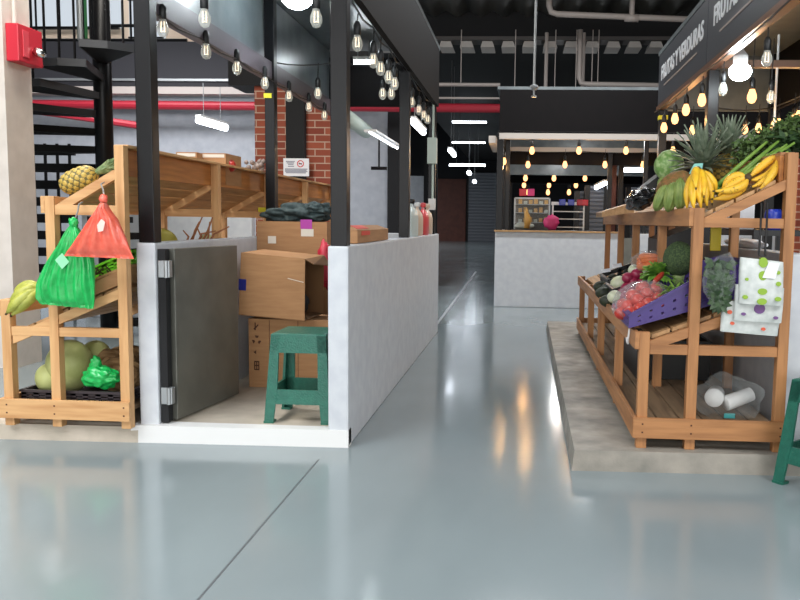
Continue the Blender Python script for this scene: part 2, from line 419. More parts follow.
# brick pier with dark steel column and notice
pl, pr_ = ony(255, 150, 9.4), ony(330, 150, 9.4)
sbox('brick_pier', 'brick', pl.x, pr_.x, 9.4, 9.9, 0, 2.78)
sbox('trim_9', 'black_matte', pl.x - .3, pr_.x + .5, 9.35, 9.95, 2.78, 3.3)
a, c = ony(288, 165, 9.38), ony(306, 165, 9.38)
b = MB(); b.box(a.x, c.x, 9.3, 9.4, .0, 2.78); one(b, 'steel_column', 'black_matte', 'flat black steel column standing against the brick pier', 'column')
a, c = ony(283.3, 158.2, 9.27), ony(309, 176.3, 9.27)
t = thing('notice_sign', ((a.x + c.x) / 2, 9.27, c.z), 'white paper notice with a red prohibition circle on the brick pier', 'sign')
W = c.x - a.x; Hh = a.z - c.z
b = MB(); b.box(a.x, c.x, 9.27, 9.275, c.z, a.z); sh = b.build('sheet', 'paper', t)
b = MB(); cx, cz = a.x + W * .67, c.z + Hh * .7
ring = Matrix.Translation((cx, 9.266, cz)) @ Matrix.Rotation(PI / 2, 4, 'X')
for k in range(24):
    a0, a1 = 2 * PI * k / 24, 2 * PI * (k + 1) / 24; ro, ri = Hh * .2, Hh * .15
    b.hexa([(cx + math.cos(q) * r, 9.268, cz + math.sin(q) * r) for q, r in ((a0, ri), (a0, ro), (a1, ro), (a1, ri))], [(cx + math.cos(q) * r, 9.27, cz + math.sin(q) * r) for q, r in ((a0, ri), (a0, ro), (a1, ro), (a1, ri))])
b.beam((cx - Hh * .12, 9.2685, cz + Hh * .12), (cx + Hh * .12, 9.2685, cz - Hh * .12), Hh * .05, .003)
b.mi = 1; b.box(cx - Hh * .1, cx + Hh * .08, 9.2688, 9.27, cz - Hh * .03, cz + Hh * .03)
b.build('prohibition_mark', ['signred', 'black'], sh)
b = MB()
for zz, x0, x1 in ((.82, .1, .45), (.74, .13, .42), (.66, .18, .4), (.55, .18, .42), (.4, .06, .94), (.33, .06, .9), (.26, .06, .94), (.19, .1, .88)):
    b.box(a.x + W * x0, a.x + W * x1, 9.2688, 9.27, c.z + Hh * zz - .006, c.z + Hh * zz + .006)
b.build('text_lines', 'textgrey', sh)

# ============================================================ SPIRAL STAIR
sx, sy = -4.1, 7.5
t = thing('spiral_staircase', (sx, sy, 0), 'black steel spiral staircase behind the white column', 'staircase')
b = MB(); b.smooth = True; b.tube([(sx, sy, 0), (sx, sy, 5)], .085, 20); b.build('centre_pole', 'black', t)
b = MB(); b.tube([(sx - .14, sy - .12, 2.86), (sx - .16, sy - .1, 4.9)], .025, 10); b.build('landing_post', 'galv', t)
NT = 16; top_z = 2.71; a_top = math.radians(-58); da = math.radians(-28)
hand = []
for k in range(NT):
    z = top_z - .17 * k; an = a_top + da * min(k, 3) + math.radians(-17) * max(0, k - 3); w = math.radians(15.5)
    if z < .1: break
    b = MB(); R0, R1 = .07, .82
    pts = [(sx + math.cos(an - w * 1.9) * R0, sy + math.sin(an - w * 1.9) * R0), (sx + math.cos(an - w) * R1, sy + math.sin(an - w) * R1), (sx + math.cos(an) * R1 * 1.02, sy + math.sin(an) * R1 * 1.02), (sx + math.cos(an + w) * R1, sy + math.sin(an + w) * R1), (sx + math.cos(an + w * 1.9) * R0, sy + math.sin(an + w * 1.9) * R0)]
    b.prism(pts, 2, z - .05, z); b.mi = 1 if k < 4 else 0
    for g in (0, 1, 2, 3):
        b.beam((*pts[g], z - .02), (*pts[g + 1], z - .02), .012, .065)
    td = b.build('tread', ['stair_black', 'stair_edge'], t)
    bx, by = sx + math.cos(an) * R1 * .97, sy + math.sin(an) * R1 * .97
    if k < 4:
        for o in (-.6, 0, .6):
            bx, by = sx + math.cos(an + w * o) * .8, sy + math.sin(an + w * o) * .8
            b = MB(); b.tube([(bx, by, z - .04), (bx, by, z + .98)], .012, 6); b.build('baluster', 'black', td)
            hand.append((bx, by, z + .98 - .057 * (o + .6) * 0))
b = MB(); b.smooth = True; b.tube(hand, .02, 8); b.build('handrail', 'black', t)
# grille fence behind the stair foot
t = thing('grille_fence', (-5.7, 8.6, 0), 'black grille fence of flat bars behind the foot of the spiral staircase', 'fence')
b = MB()
for k in range(9): b.box(-6.4, -5.05, 8.6, 8.62, .35 + k * .19, .45 + k * .19)
b.build('rail', 'black', t)
b = MB()
for k in range(10): b.box(-6.4 + k * .142, -6.37 + k * .142, 8.585, 8.6, 0, 2.0)
b.build('bar', 'black', t)

# ================================================================= STALLS
M['beam_grey'] = mat('beam_grey', (96, 88, 96), .45)
def post(x0, x1, y0, y1, z0, z1, lab, m='black', grp='black steel stall posts'):
    q = MB(); q.box(x0, x1, y0, y1, z0, z1, bev=.004); return one(q, 'steel_post', m, lab, 'post', grp)
post(-2.01, -1.925, 3.99, 4.07, 1.063, 2.94, 'black square post on the low wall end left of the steel door')
post(-.99, -.905, 3.99, 4.075, 1.063, 2.94, 'black square post on the front end of the corridor wall beside the green stool')
p3 = post(-2.0, -1.925, 6.0, 6.08, 1.063, 2.94, 'black square post halfway along the left stall wall, behind the carton with cloths')
post(-.985, -.905, 6.18, 6.26, 1.063, 2.36, 'black square post halfway along the corridor wall between tray and jug')
p5 = post(-.975, -.905, 8.02, 8.1, 1.063, 2.36, 'black square post at the far end of the corridor wall carrying an electrical box')
post(-2.0, -1.925, 8.12, 8.2, 1.063, 2.94, 'black square post at the far left corner of the left stall')
q = MB(); q.box(-2.005, -1.945, 5.994, 6.086, 2.12, 2.155); one(q, 'tape_band', 'yellow', 'yellow tape band around the post behind the carton with cloths', 'tape')
t = thing('electrical_box', (-.93, 8.0, 1.3), 'pale electrical box with conduit and switch on the far corridor post', 'box')
a, c = ony(428, 138, 8.0), ony(437, 164, 8.0)
b = MB(); b.box(a.x, c.x, 7.94, 8.018, c.z, a.z, bev=.006); b.build('case', 'box_white', t)
b = MB(); b.tube([(-.925, 7.99, a.z), (-.925, 7.99, 2.5)], .012, 6); b.tube([(-.925, 7.99, c.z), (-.925, 7.99, 1.42)], .012, 6); b.build('conduit', 'box_white', t)
b = MB(); b.box(-.965, -.895, 7.96, 8.018, 1.31, 1.425, bev=.005); b.build('switch', 'white', t)

def fascia(x0, x1, y0, y1, z0, z1, lab, inner=None, name='fascia_board', m='fascia'):
    t = thing(name, ((x0 + x1) / 2, (y0 + y1) / 2, z0), lab, 'fascia', 'stall fascias')
    q = MB(); q.box(x0, x1, y0, y1, z0, z1); q.build('panel', m, t)
    if inner:
        q = MB(); q.box(*inner); q.build('lining', 'soffit', t)
    return t
fascia(-.925, -.885, 3.99, 8.12, 2.365, 2.94, 'long dark fascia along the corridor side of the left stall', (-.94, -.925, 4.03, 8.02, 2.38, 2.93))
fascia(-2.07, -2.04, 3.99, 8.2, 2.365, 2.94, 'dark fascia on the far left side of the left stall', (-2.04, -2.025, 4.03, 8.16, 2.38, 2.93))
fascia(-2.04, -.925, 3.98, 4.03, 2.42, 2.94, 'dark front fascia of the left stall above the steel door')
fascia(-2.04, -.925, 8.125, 8.16, 2.365, 2.86, 'dark back fascia of the left stall')
b = MB(); b.box(-2.10, -.885, 3.98, 8.2, 2.94, 2.98); one(b, 'stall_roof', 'soffit', 'flat grey roof panel over the left stall', 'roof')
b = MB(); b.box(-2.02, -1.94, 4.07, 6.0, 2.265, 2.39); one(b, 'eave_beam', 'beam_grey', 'grey square eave beam along the left side of the left stall, nearer length', 'beam')
b = MB(); b.box(-2.02, -1.94, 6.08, 8.12, 2.265, 2.39); one(b, 'eave_beam', 'beam_grey', 'grey square eave beam along the left side of the left stall, farther length', 'beam')

# round ceiling lamp in the left stall
def round_lamp(p, lab, r=.11):
    t = thing('ceiling_lamp', (p[0], p[1], p[2]), lab, 'lamp')
    q = MB(); q.smooth = True; q.blob((p[0], p[1], p[2]), (r, r, r * .8), 3); q.build('bulb', 'lamp', t)
    q = MB(); q.lathe([(.05, 0), (.05, .06), (.02, .1), (.02, 2.94 - p[2] - r * .6)], 12, Matrix.Translation((p[0], p[1], p[2] + r * .6))); q.build('lamp_base', 'white', t)
pz = ony(297, -4, 5.4)
round_lamp((pz.x, 5.4, pz.z), 'bright round white lamp under the roof of the left stall')

# --------------------------------------------------------- string bulbs
def bulb(x, y, z, lab, lit, grp, s=1, cord=.12):
    t = thing('string_bulb', (x, y, z), lab, 'light bulb', grp)
    q = MB(); q.smooth = True
    q.lathe([(.004, -.062 * s), (.02 * s, -.055 * s), (.031 * s, -.03 * s), (.03 * s, -.008 * s), (.018 * s, .025 * s), (.015 * s, .035 * s)], 14, Matrix.Translation((x, y, z)))
    gl = q.build('glass', 'amber' if lit else 'bulb_glass', t)
    if not lit:
        q = MB(); q.tube([(x - .008, y, z + .02), (x - .01, y, z - .035), (x, y, z - .03), (x + .01, y, z - .035), (x + .008, y, z + .02)], .0035, 5); q.build('filament', 'filament', gl)
    q = MB(); q.smooth = True; q.lathe([(.017 * s, .03 * s), (.021 * s, .035 * s), (.021 * s, .085 * s), (.012 * s, .105 * s), (.006, .11 * s)], 12, Matrix.Translation((x, y, z))); so = q.build('socket', 'crate_black', t)
    q = MB(); q.tube([(x, y, z + .1 * s), (x + .004, y, z + .1 * s + cord)], .004, 5); q.build('cord', 'crate_black', so)
    return t
def wire(pts, lab):
    q = MB(); q.tube(pts, .006, 5); return one(q, 'bulb_wire', 'crate_black', lab, 'wire')
def sag(a, c, n=8, d=.05):
    a, c = Vector(a), Vector(c); return [a.lerp(c, i / n) - Vector((0, 0, d * (1 - (2 * i / n % 1 - .5) ** 2 * 4) * .5)) for i in range(n + 1)]
ZB = 2.212
for i, y in enumerate((4.15, 4.72, 5.23, 5.8, 6.4, 7.0, 7.55)):
    bulb(-1.93, y, ZB, 'unlit clear bulb hanging along the left eave beam, %s from the front' % ORD[i], False, 'unlit bulbs of the left stall', cord=.0)
wire([(-1.93, y, 2.255 - .02 * (k % 2)) for k, y in enumerate([4.03 + .3 * j for j in range(13)])], 'black bulb wire along the left eave beam')
for i, x in enumerate((-1.62, -1.05)):
    bulb(x, 3.95, ZB, 'unlit clear bulb under the front edge of the left stall, %s' % ('left one' if i == 0 else 'right one by the post'), False, 'unlit bulbs of the left stall')
for i, y in enumerate((4.5, 4.98, 5.23, 5.54, 5.8, 6.69, 7.15, 7.5, 7.8)):
    bulb(-.96, y, ZB, 'unlit clear bulb hanging inside the corridor fascia, %s from the front' % ORD[i], False, 'unlit bulbs of the left stall', cord=.05 + .03 * (i % 3))
wire([(-.955, y, 2.36 + .03 * (k % 2)) for k, y in enumerate([4.03 + .3 * j for j in range(14)])], 'black bulb wire along the corridor fascia')
for i, x in enumerate((-1.65, -1.13, -1.06)):
    bulb(x, 6.25, ZB, 'unlit clear bulb in the middle cross row of the left stall, %s from the left' % ORD[i], False, 'unlit bulbs of the left stall')
wire(sag((-2.0, 6.15, 2.42), (-.95, 6.15, 2.42)), 'black bulb wire across the middle of the left stall')

# ---------------------------------------------------------- right stall
SX = 1.33
t = thing('sign_board', (SX, 6.1, 2.33), 'long dark sign board with white lettering FRUTAS Y VERDURAS over the right stall', 'sign')
b = MB(); b.box(SX, SX + .04, 6.005, 8.08, 2.37, 2.87); fp = b.build('far_panel', 'sign', t)
b = MB(); b.box(SX, SX + .04, 3.9, 5.995, 2.37, 2.87); npn = b.build('near_panel', 'sign', t)
b = MB(); b.box(SX - .015, SX + .06, 3.9, 8.08, 2.335, 2.37); b.build('bottom_trim', mat('trim_bronze', (120, 84, 62), .35, metal=.4), t)
def text_mesh(body, y0, y1, zb, cap):
    cu = bpy.data.curves.new('lettering', 'FONT'); cu.body = body; cu.size = 1; cu.extrude = .01; cu.offset = .022
    ob = bpy.data.objects.new('tmp', cu); COL.objects.link(ob)
    bpy.context.view_layer.update()
    me = bpy.data.meshes.new_from_object(ob.evaluated_get(bpy.context.evaluated_depsgraph_get()))
    bpy.data.objects.remove(ob)
    xs = [v.co.x for v in me.vertices]; ys = [v.co.y for v in me.vertices]; x0, x1 = min(xs), max(xs); h = max(ys)
    q = MB(); q.bm.from_mesh(me); bpy.data.meshes.remove(me)
    for v in q.bm.verts:
        u = (v.co.x - x0) / (x1 - x0)
        v.co = Vector((SX - .002 - v.co.z * .3, y0 + (y1 - y0) * u, zb + v.co.y / h * cap))
    return q
ft = onx(661.5, 80, SX); fe = onx(703.5, 38, SX)
text_mesh('FRUTAS Y VERDURAS', ft.y, fe.y, (ft.z + fe.z) / 2, .135).build('lettering', 'lettering', fp)
u0, u1 = onx(664, 85, SX), onx(697, 53, SX)
b = MB(); b.box(SX - .004, SX, u1.y, u0.y, (u0.z + u1.z) / 2 - .007, (u0.z + u1.z) / 2 + .007); b.build('underline', 'underline', fp)
g0 = onx(714, 25.5, SX); L = ft.y - fe.y
text_mesh('FRUTAS Y VERDURAS', g0.y, g0.y - L * .98, g0.z, .135).build('lettering', 'lettering', npn)
u0 = onx(720, 31, SX); b = MB(); b.box(SX - .004, SX, u0.y - (u0.y - 4.2), u0.y, u0.z - .007, u0.z + .007); b.build('underline', 'underline', npn)
post(1.345, 1.425, 5.96, 6.04, 1.063, 2.335, 'dark square post halfway along the right stall, behind the pineapple crowns')
post(1.34, 1.415, 8.0, 8.08, 1.063, 2.335, 'dark square post at the far corner of the right stall, behind the cabbage')
q = MB(); q.box(1.335, 1.42, 7.995, 8.085, 2.24, 2.28); one(q, 'tape_band', 'yellow', 'yellow tape band on the far post of the right stall', 'tape')
post(2.42, 2.5, 8.0, 8.08, 0, 2.9, 'dark square post at the back right corner of the right stall')
post(1.84, 1.855, 6.0, 6.015, 1.5, 2.6, 'thin pale conduit rod in the right stall', 'white', None)
fascia(1.38, 2.5, 8.1, 8.14, 2.34, 2.88, 'grey back fascia of the right stall behind the lit lamp', m='soffit')
fascia(2.46, 2.5, 3.95, 8.2, 2.34, 2.88, 'dark fascia on the far right side of the right stall')
b = MB(); b.box(1.33, 2.5, 3.9, 8.14, 2.88, 2.92); one(b, 'stall_roof', 'soffit', 'flat grey roof panel over the right stall', 'roof')
a = ony(770, 66, 6.04); b = MB(); b.box(1.43, 2.46, 5.97, 6.04, a.z - .02, a.z + .03); one(b, 'cross_beam', mat('beam_bronze', (110, 80, 62), .4), 'thin cross beam under the roof of the right stall', 'beam')
pz = ony(740, 72, 5.5)
round_lamp((pz.x, 5.5, pz.z), 'bright white lamp glowing under the roof of the right stall', .075)
for i, (px, py) in enumerate(((664, 126), (675, 117), (686, 108), (702, 98))):
    a = onx(px, py, 1.30); bulb(1.30, a.y, a.z, 'lit amber bulb under the sign board, %s' % ('farthest, by the yellow tape', 'second from the far end', 'third from the far end', 'nearest, against the post')[i], True, 'lit bulbs of the right stall', cord=.06)
for i, (px, py) in enumerate(((692.5, 128.5), (745, 128), (758.5, 126.5))):
    a = ony(px, py, 8.02); bulb(a.x, 8.02, a.z, 'lit amber bulb in the back row of the right stall, %s' % ('over the pineapple crowns', 'left of a close pair', 'right of a close pair')[i], True, 'lit bulbs of the right stall')
for i, (px, py) in enumerate(((773.7, 124.4), (778.5, 121.9), (794, 117.5), (799, 114))):
    a = onx(px, py, 2.42); bulb(2.42, a.y, a.z, 'lit amber bulb in the row receding on the far right, %s from the back' % ORD[i], True, 'lit bulbs of the right stall')
a = ony(752, 94, 5.9); bulb(a.x, 5.9, a.z, 'lit amber bulb hanging alone below the bright lamp', True, 'lit bulbs of the right stall', s=1.1, cord=.3)
for (px, py, y, lab) in ((723, 87, 5.65, 'unlit bulb just right of the dark post in the right stall'), (771, 95, 5.9, 'unlit bulb beside the thin pale conduit rod'), (767, 56, 4.7, 'unlit bulb highest in the right stall, above the cross beam')):
    a = ony(px, py, y); bulb(a.x, y, a.z, lab, False, 'unlit bulbs of the right stall', cord=.3)
wire(sag((1.29, 8.0, 2.31), (1.29, 4.0, 2.31), 16, .04), 'black bulb wire under the sign board')
wire(sag((1.38, 8.02, 2.36), (2.42, 8.02, 2.36)), 'black bulb wire along the back of the right stall')
wire(sag((2.42, 8.1, 2.36), (2.42, 4.0, 2.36), 16, .04), 'black bulb wire along the far right of the right stall')
# things behind the right stall
sbox('brick_pier_right', 'brick', 3.06, 3.9, 9.0, 9.4, 0, 1.95)
sbox('trim_10', 'dark_hall', 2.2, 6, 12.6, 12.7, 1.9, 3.0)
b = MB(); b.tube([(1.9, 12.0, 2.62), (3.9, 12.0, 2.5)], .09, 10); one(b, 'red_duct', mat('dark_red', (84, 26, 32), .6), 'dark red duct behind the back row of bulbs of the right stall', 'duct')
# shelf inside the right stall
t = thing('storage_shelf', (2.25, 6.4, 0), 'dark storage shelf inside the right stall behind the fruit stand', 'shelf')
b = MB(); b.box(1.62, 2.44, 5.6, 7.6, 1.13, 1.17); b.box(1.62, 2.44, 5.6, 7.6, .5, .53); b.build('board', 'crate_black', t)
for x, y in ((1.64, 5.62), (2.42, 5.62), (1.64, 7.58), (2.42, 7.58)):
    b = MB(); b.box(x - .02, x + .02, y - .02, y + .02, 0, 1.13); b.build('upright', 'crate_black', t)
M['jar_blue'] = mat('blue_jar', (40, 60, 170), .3)
a = ony(773, 221, 5.8); b = MB(); b.smooth = True; b.lathe([(.06, 0), (.062, .02), (.062, .12), (.05, .15)], 14, Matrix.Translation((a.x, 5.8, 1.17)))
one(b, 'jar', 'jar_blue', 'blue jar on the shelf behind the hanging napkin packs', 'jar')
for i, (y, h, w) in enumerate(((6.15, .2, .16), (6.5, .26, .14), (6.9, .18, .2))):
    b = MB(); b.box(1.66, 1.78, y, y + w, 1.17, 1.17 + h, bev=.01); b.mi = 1; b.box(1.656, 1.66, y + .03, y + w - .03, 1.2, 1.17 + h * .6)
    one(b, 'white_package', ['paper', ['textgrey', 'green_pl', 'jar_blue'][i]], 'white package on the shelf in the right stall, %s from the front' % ORD[i], 'package', 'packages on the stall shelf')
b = MB(); b.blob((1.39, 5.0, 1.09), (.05, .45, .03), 3, .25, 3, 5); one(b, 'white_cloth', 'paper', 'crumpled white cloth lying on the low wall behind the spinach bag', 'cloth')

# ------------------------------------------------------------- far stall
FY = 10.99
fascia(-.35, 4.6, FY, FY + .06, 2.425, 3.02, 'big dark front fascia of the far stall above its white beam')
b = MB(); b.box(-.35, 4.6, FY - .03, FY + .06, 2.345, 2.425); one(b, 'white_beam', 'beam_white', 'long white beam under the front fascia of the far stall', 'beam')
fascia(-.35, -.31, FY + .06, 14.3, 2.425, 3.02, 'dark side fascia of the far stall along the corridor')
b = MB(); b.box(-.50, -.40, FY + .1, FY + 1.6, 2.30, 2.40); one(b, 'white_beam', 'beam_white', 'short white beam end jutting along the corridor side of the far stall', 'beam')
b = MB(); b.box(-.385, 4.6, 14.3, 14.37, 2.47, 2.55); one(b, 'white_beam', 'beam_white', 'white back beam of the far stall behind the first bulb row', 'beam')
fascia(-.385, 4.6, 14.37, 14.42, 2.47, 3.02, 'back fascia of the far stall, lit tone put into its grey', m='soffit')  # lighter panel colour stands in for light falling on this fascia
fascia(-.385, 4.6, 14.32, 14.36, 2.24, 2.47, 'dark low back fascia under the white back beam of the far stall')
b = MB(); b.box(-.385, 4.6, FY, 14.42, 3.02, 3.06); one(b, 'stall_roof', 'soffit', 'flat grey roof panel over the far stall', 'roof')
post(-.38, -.29, FY + .06, FY + .15, 1.063, 2.46, 'dark corner post of the far stall by the corridor')
post(-.26, -.2, FY + .3, FY + .36, 0, 2.46, 'second dark post just right of the far stall corner post')
post(1.66, 1.72, FY + .06, FY + .12, 0, 2.46, 'dark post of the far stall behind the near stand, right of the counter gap')
post(-.38, -.29, 14.2, 14.29, 0, 2.46, 'back corridor post of the far stall')
post(1.5, 1.58, 14.2, 14.29, 0, 2.46, 'back middle post of the far stall')
b = MB(); b.box(-.4, 1.38, FY - .04, FY + .2, 1.063, 1.085); one(b, 'counter_top', 'dull_x', 'tan wooden counter top along the far white counter wall', 'counter')
b = MB(); b.box(1.38, 1.635, FY + .05, FY + .09, .05, 1.0); one(b, 'counter_door', 'steel', 'grey steel counter door in the gap of the far white wall', 'door')
far_rows = [(FY, [532, 579, 626, 673], 149.3, 'front row of the far stall'), (14.1, [528, 565, 605, 643], 163.5, 'second row of the far stall'),
            (18, [525.5, 554, 585], 177, 'third row beyond the far stall'), (21, [524, 549, 576, 612], 184, 'fourth row beyond the far stall'), (26, [528, 548, 569, 590], 191.3, 'lowest row beyond the far stall')]
for (y, pxs, py, nm) in far_rows:
    for i, px in enumerate(pxs):
        a = ony(px, py, y); bulb(a.x, y, a.z, 'lit amber bulb in the %s, %s from the left' % (nm, ORD[i]), True, 'lit bulbs of the far stall', s=1.15 + (y - 11) * .06, cord=.12)
    a, c = ony(pxs[0] - 18, py - 10, y), ony(pxs[-1] + 14, py - 10, y)
    wire(sag((a.x, y, 2.46), (c.x, y, 2.46), 8, .03), 'black bulb wire of the %s' % nm)
a = ony(504, 160, FY + .2); bulb(a.x, a.y, a.z, 'lit amber bulb on the corner post of the far stall', True, 'lit bulbs of the far stall', s=1.1)
# stalls beyond
for k, y in enumerate((17.6, 20.7)):
    fascia(-.4, 3.5, y, y + .06, 2.25 - .02 * k, 2.9, '%s fascia of the %s stall beyond the far stall' % (('grey', 'next') if k == 0 else ('dark', 'farthest')), m='soffit' if k == 0 else 'fascia')
    b = MB(); b.box(-.4, 3.5, y + .06, y + 2.6, 2.9, 2.94); one(b, 'stall_roof', 'soffit', 'grey roof panel of the %s stall beyond the far stall' % ('next' if k == 0 else 'farthest'), 'roof')
    for x in (-.38, 1.9):
        post(x, x + .08, y + .06, y + .14, 0, 2.5, 'dark post of the %s stall beyond the far stall, %s' % ('next' if k == 0 else 'farthest', 'by the corridor' if x < 0 else 'to the right'))
# display case
t = thing('display_case', (.43, 13.0, 0), 'glass display case with lit shelves of goods at the back of the far stall', 'display case')
a, c = ony(515, 198, 13), ony(549, 228, 13)
b = MB(); b.box(a.x, c.x, 13.0, 13.4, 0, 1.02); b.build('base', 'crate_black', t)
b = MB(); b.box(a.x, c.x, 13.0, 13.008, 1.02, a.z); b.build('front_pane', 'glass', t)
b = MB(); b.box(a.x, c.x, 13.38, 13.4, 1.02, a.z); b.build('back_panel', mat('case_back', (120, 110, 96), .6), t)
b = MB()
for x in (a.x, c.x): b.box(x - .012, x + .012, 12.99, 13.01, 1.02, a.z)
b.box(a.x, c.x, 12.99, 13.01, a.z - .012, a.z + .012); b.build('frame', 'galv', t)
for zz in (1.2, 1.36, 1.5):
    b = MB(); b.box(a.x, c.x, 13.02, 13.37, zz - .008, zz); b.build('shelf', 'galv', t)
M['gold'] = mat('gold_goods', (204, 158, 84), .4); M['pinkp'] = mat('pink_goods', (206, 60, 120), .6); M['cloudy'] = mat('pale_goods', (176, 182, 172), .5)
k = 0
for zz in (1.2, 1.36, 1.5):
    for i in range(6):
        x = a.x + .06 + i * (c.x - a.x - .1) / 5.5; h = .05 + .04 * ((i * 7 + k) % 3) / 2
        b = MB(); b.box(x, x + .06, 13.08, 13.16, zz, zz + h, bev=.008)
        one(b, 'small_good', 'gold' if (i + k) % 3 else 'cloudy', 'small good on the %s shelf of the far glass display case, %s from the left' % (('lower', 'middle', 'upper')[k], ORD[i]), 'goods', 'goods in the display case')
    k += 1
b = MB(); b.smooth = True; b.blob((a.x + .16, 12.9, 1.14), (.16, .08, .06), 3, .2, 2, 3); one(b, 'wrapped_bundle', 'cloudy', 'pale wrapped bundle on the far counter before the display case', 'bundle')
b = MB(); b.smooth = True; b.tube([(a.x + .2, 12.85, 1.1), (a.x + .22, 12.85, 1.25), (a.x + .19, 12.85, 1.36), (a.x + .2, 12.85, 1.42)], [.05, .06, .035, .02], 10); one(b, 'gold_figurine', 'gold', 'small golden figurine standing before the display case', 'figurine')
sbox('trim_11', 'crate_black', a.x - .05, c.x + .7, 12.5, 13.0, 1.0, 1.08)
# white wire rack with pink goods
a, c = ony(553, 203, 12.7), ony(583.5, 227, 12.7)
t = thing('wire_rack', ((a.x + c.x) / 2, 12.7, 0), 'white wire rack standing right of the glass display case', 'rack')
b = MB()
for x in (a.x, c.x): b.tube([(x, 12.7, 1.08), (x, 12.7, a.z)], .014, 6)
b.build('upright', 'white', t)
for zz in (1.13, 1.26, 1.38, a.z - .02):
    b = MB(); b.box(a.x, c.x, 12.69, 12.72, zz - .008, zz + .008); b.build('shelf', 'white', t)
b = MB(); b.box(a.x - .02, c.x, 12.74, 12.9, a.z - .03, a.z + .02); b.build('canopy', 'white', t)
for i, (dx, col) in enumerate(((.1, 'jar_blue'), (.24, 'jar_blue'), (.38, 'red'), (.46, 'redbox'))):
    b = MB(); b.box(a.x + dx, a.x + dx + .1, 12.66, 12.74, a.z - .035, a.z + .06, bev=.01); one(b, 'hanging_pouch', col, '%s pouch on top of the white wire rack, %s from the left' % ('blue' if i < 2 else 'red', ORD[i]), 'pouch', 'pouches on the wire rack')
b = MB(); b.smooth = True; b.blob((a.x - .02, 12.62, 1.2), (.12, .06, .12), 3, .3, 3, 8); one(b, 'pink_toy', 'pinkp', 'pink soft good at the left foot of the white wire rack', 'goods')
for i, (px, col) in enumerate(((523, 'redbox'), (531, 'pinkp'))):
    a = ony(px, 190, 13.2); b = MB(); b.box(a.x - .06, a.x + .06, 13.2, 13.24, a.z - .1, a.z + .02, bev=.01); one(b, 'hanging_garment', col, '%s garment hanging above the display case' % ('red' if i == 0 else 'pink'), 'garment')
# shutters
def shutter(x0, x1, y, z1, lab, n=24, nm='roller_shutter'):
    t = thing(nm, ((x0 + x1) / 2, y, 0), lab, 'shutter')
    q = MB(); h = z1 / n
    prof = []
    for i in range(n): prof += [(y, i * h), (y - .025, i * h + h * .35), (y - .03, i * h + h * .8), (y - .003, i * h + h * .95)]
    for i in range(len(prof) - 1):
        pass
    V = [(q.bm.verts.new((x0, p, z)), q.bm.verts.new((x1, p, z))) for p, z in prof + [(y + .05, z1), (y + .05, 0)]]
    for A, B in zip(V, V[1:] + V[:1]): q.bm.faces.new((A[0], A[1], B[1], B[0]))
    q.build('curtain', 'shutter', t)
    q = MB()
    for x in (x0, x1): q.box(x - .05, x + .05, y - .06, y + .06, 0, z1)
    q.build('guide_rail', 'black', t); return t
a, c = ony(587, 200, 15.2), ony(606, 200, 15.2); shutter(a.x, c.x, 15.2, 1.92, 'grey roller shutter right of the white wire rack in the far stall')
a, c = ony(577, 200, 15.5), ony(586, 200, 15.5); shutter(a.x, c.x, 15.5, 1.82, 'narrow grey roller shutter strip beside the white wire rack')
a, c = ony(628, 200, 16.4), ony(652, 200, 16.4); shutter(a.x, c.x, 16.4, 1.95, 'dim grey roller shutter at the far right behind the far stall')
post(ony(609, 200, 15).x, ony(616, 200, 15).x, 15, 15.1, 0, 2.4, 'brown dark door post right of the far shutter', 'brown')
post(ony(618, 200, 15).x, ony(623, 200, 15).x, 15, 15.1, 0, 2.4, 'black door post right of the brown door post')
sbox('wall_dark_right', 'dark_hall', 2.6, 14, 17.0, 17.1, 0, 4)
# back of the market hall
a, c, e = ony(436, 200, 46.9), ony(466, 200, 46.9), ony(500, 200, 46.9)
b = MB(); b.box(a.x - 2, c.x, 46.8, 46.95, 0, 3.7); one(b, 'brown_partition', 'brown', 'reddish brown partition at the far end of the corridor', 'partition')
shutter(c.x + .1, e.x, 46.8, 4.1, 'wide grey roller shutter at the far end of the corridor', 22)
a, c = ony(405, 190, 30), ony(424, 190, 30)
sbox('wall_far_panel', 'wall_grey', a.x - 2, c.x, 30, 30.1, 0, 2.9)
sbox('trim_12', 'black_matte', c.x, c.x + .5, 29.9, 30.2, 0, 4.6)
sbox('trim_13', 'black_matte', -2.42, -2.1, 13.9, 14.2, 0, 3.45)

# ------------------------------------------------------- fluorescent lamps
def fluo(a, c, lab, r=.045, m='tube', w=.1, hang=None):
    a, c = Vector(a), Vector(c); o = (a + c) / 2
    t = thing('fluorescent_lamp', o, lab, 'lamp', 'fluorescent lamps')
    q = MB(); q.smooth = True; q.tube([a, c], r, 10); q.build('tube', m, t)
    q = MB(); q.beam(a + Vector((0, 0, r + .012)), c + Vector((0, 0, r + .012)), w, .03); hs = q.build('housing', 'white', t)
    if hang:
        for k in (.2, .8):
            p = a.lerp(c, k); q = MB(); q.tube([p + Vector((0, 0, r + .02)), (p.x, p.y, hang)], .006, 5); q.build('hanger', 'galv', hs)
def acr(y, z, pxa, pxb, lab, r):
    a = ony(pxa, 150, y); c = ony(pxb, 150, y); fluo((a.x, y, z), (c.x, y, z), lab, r, 'tube_far', hang=4.75)
acr(36, 3.76, 449.5, 485.5, 'wide hanging fluorescent lamp over the far shutter, lowest of three in the photo', .05)
acr(30, 4.18, 452, 485, 'hanging fluorescent lamp over the corridor, middle of three in the photo', .03)
acr(25, 4.32, 452, 486, 'hanging fluorescent lamp just under the red pipe, topmost of three in the photo', .03)
fluo((-1.5, 10.5, 2.52), (-1.5, 11.7, 2.50), 'fluorescent lamp beyond the corridor post with the electrical box', .04, 'tube', hang=3.1)
a, c = ony(354, 62, 7.7), ony(373, 61, 7.7); fluo(a, (c.x, 7.7, a.z), 'short bright fluorescent lamp under the roof at the back of the left stall', .018, 'lamp', hang=2.94)
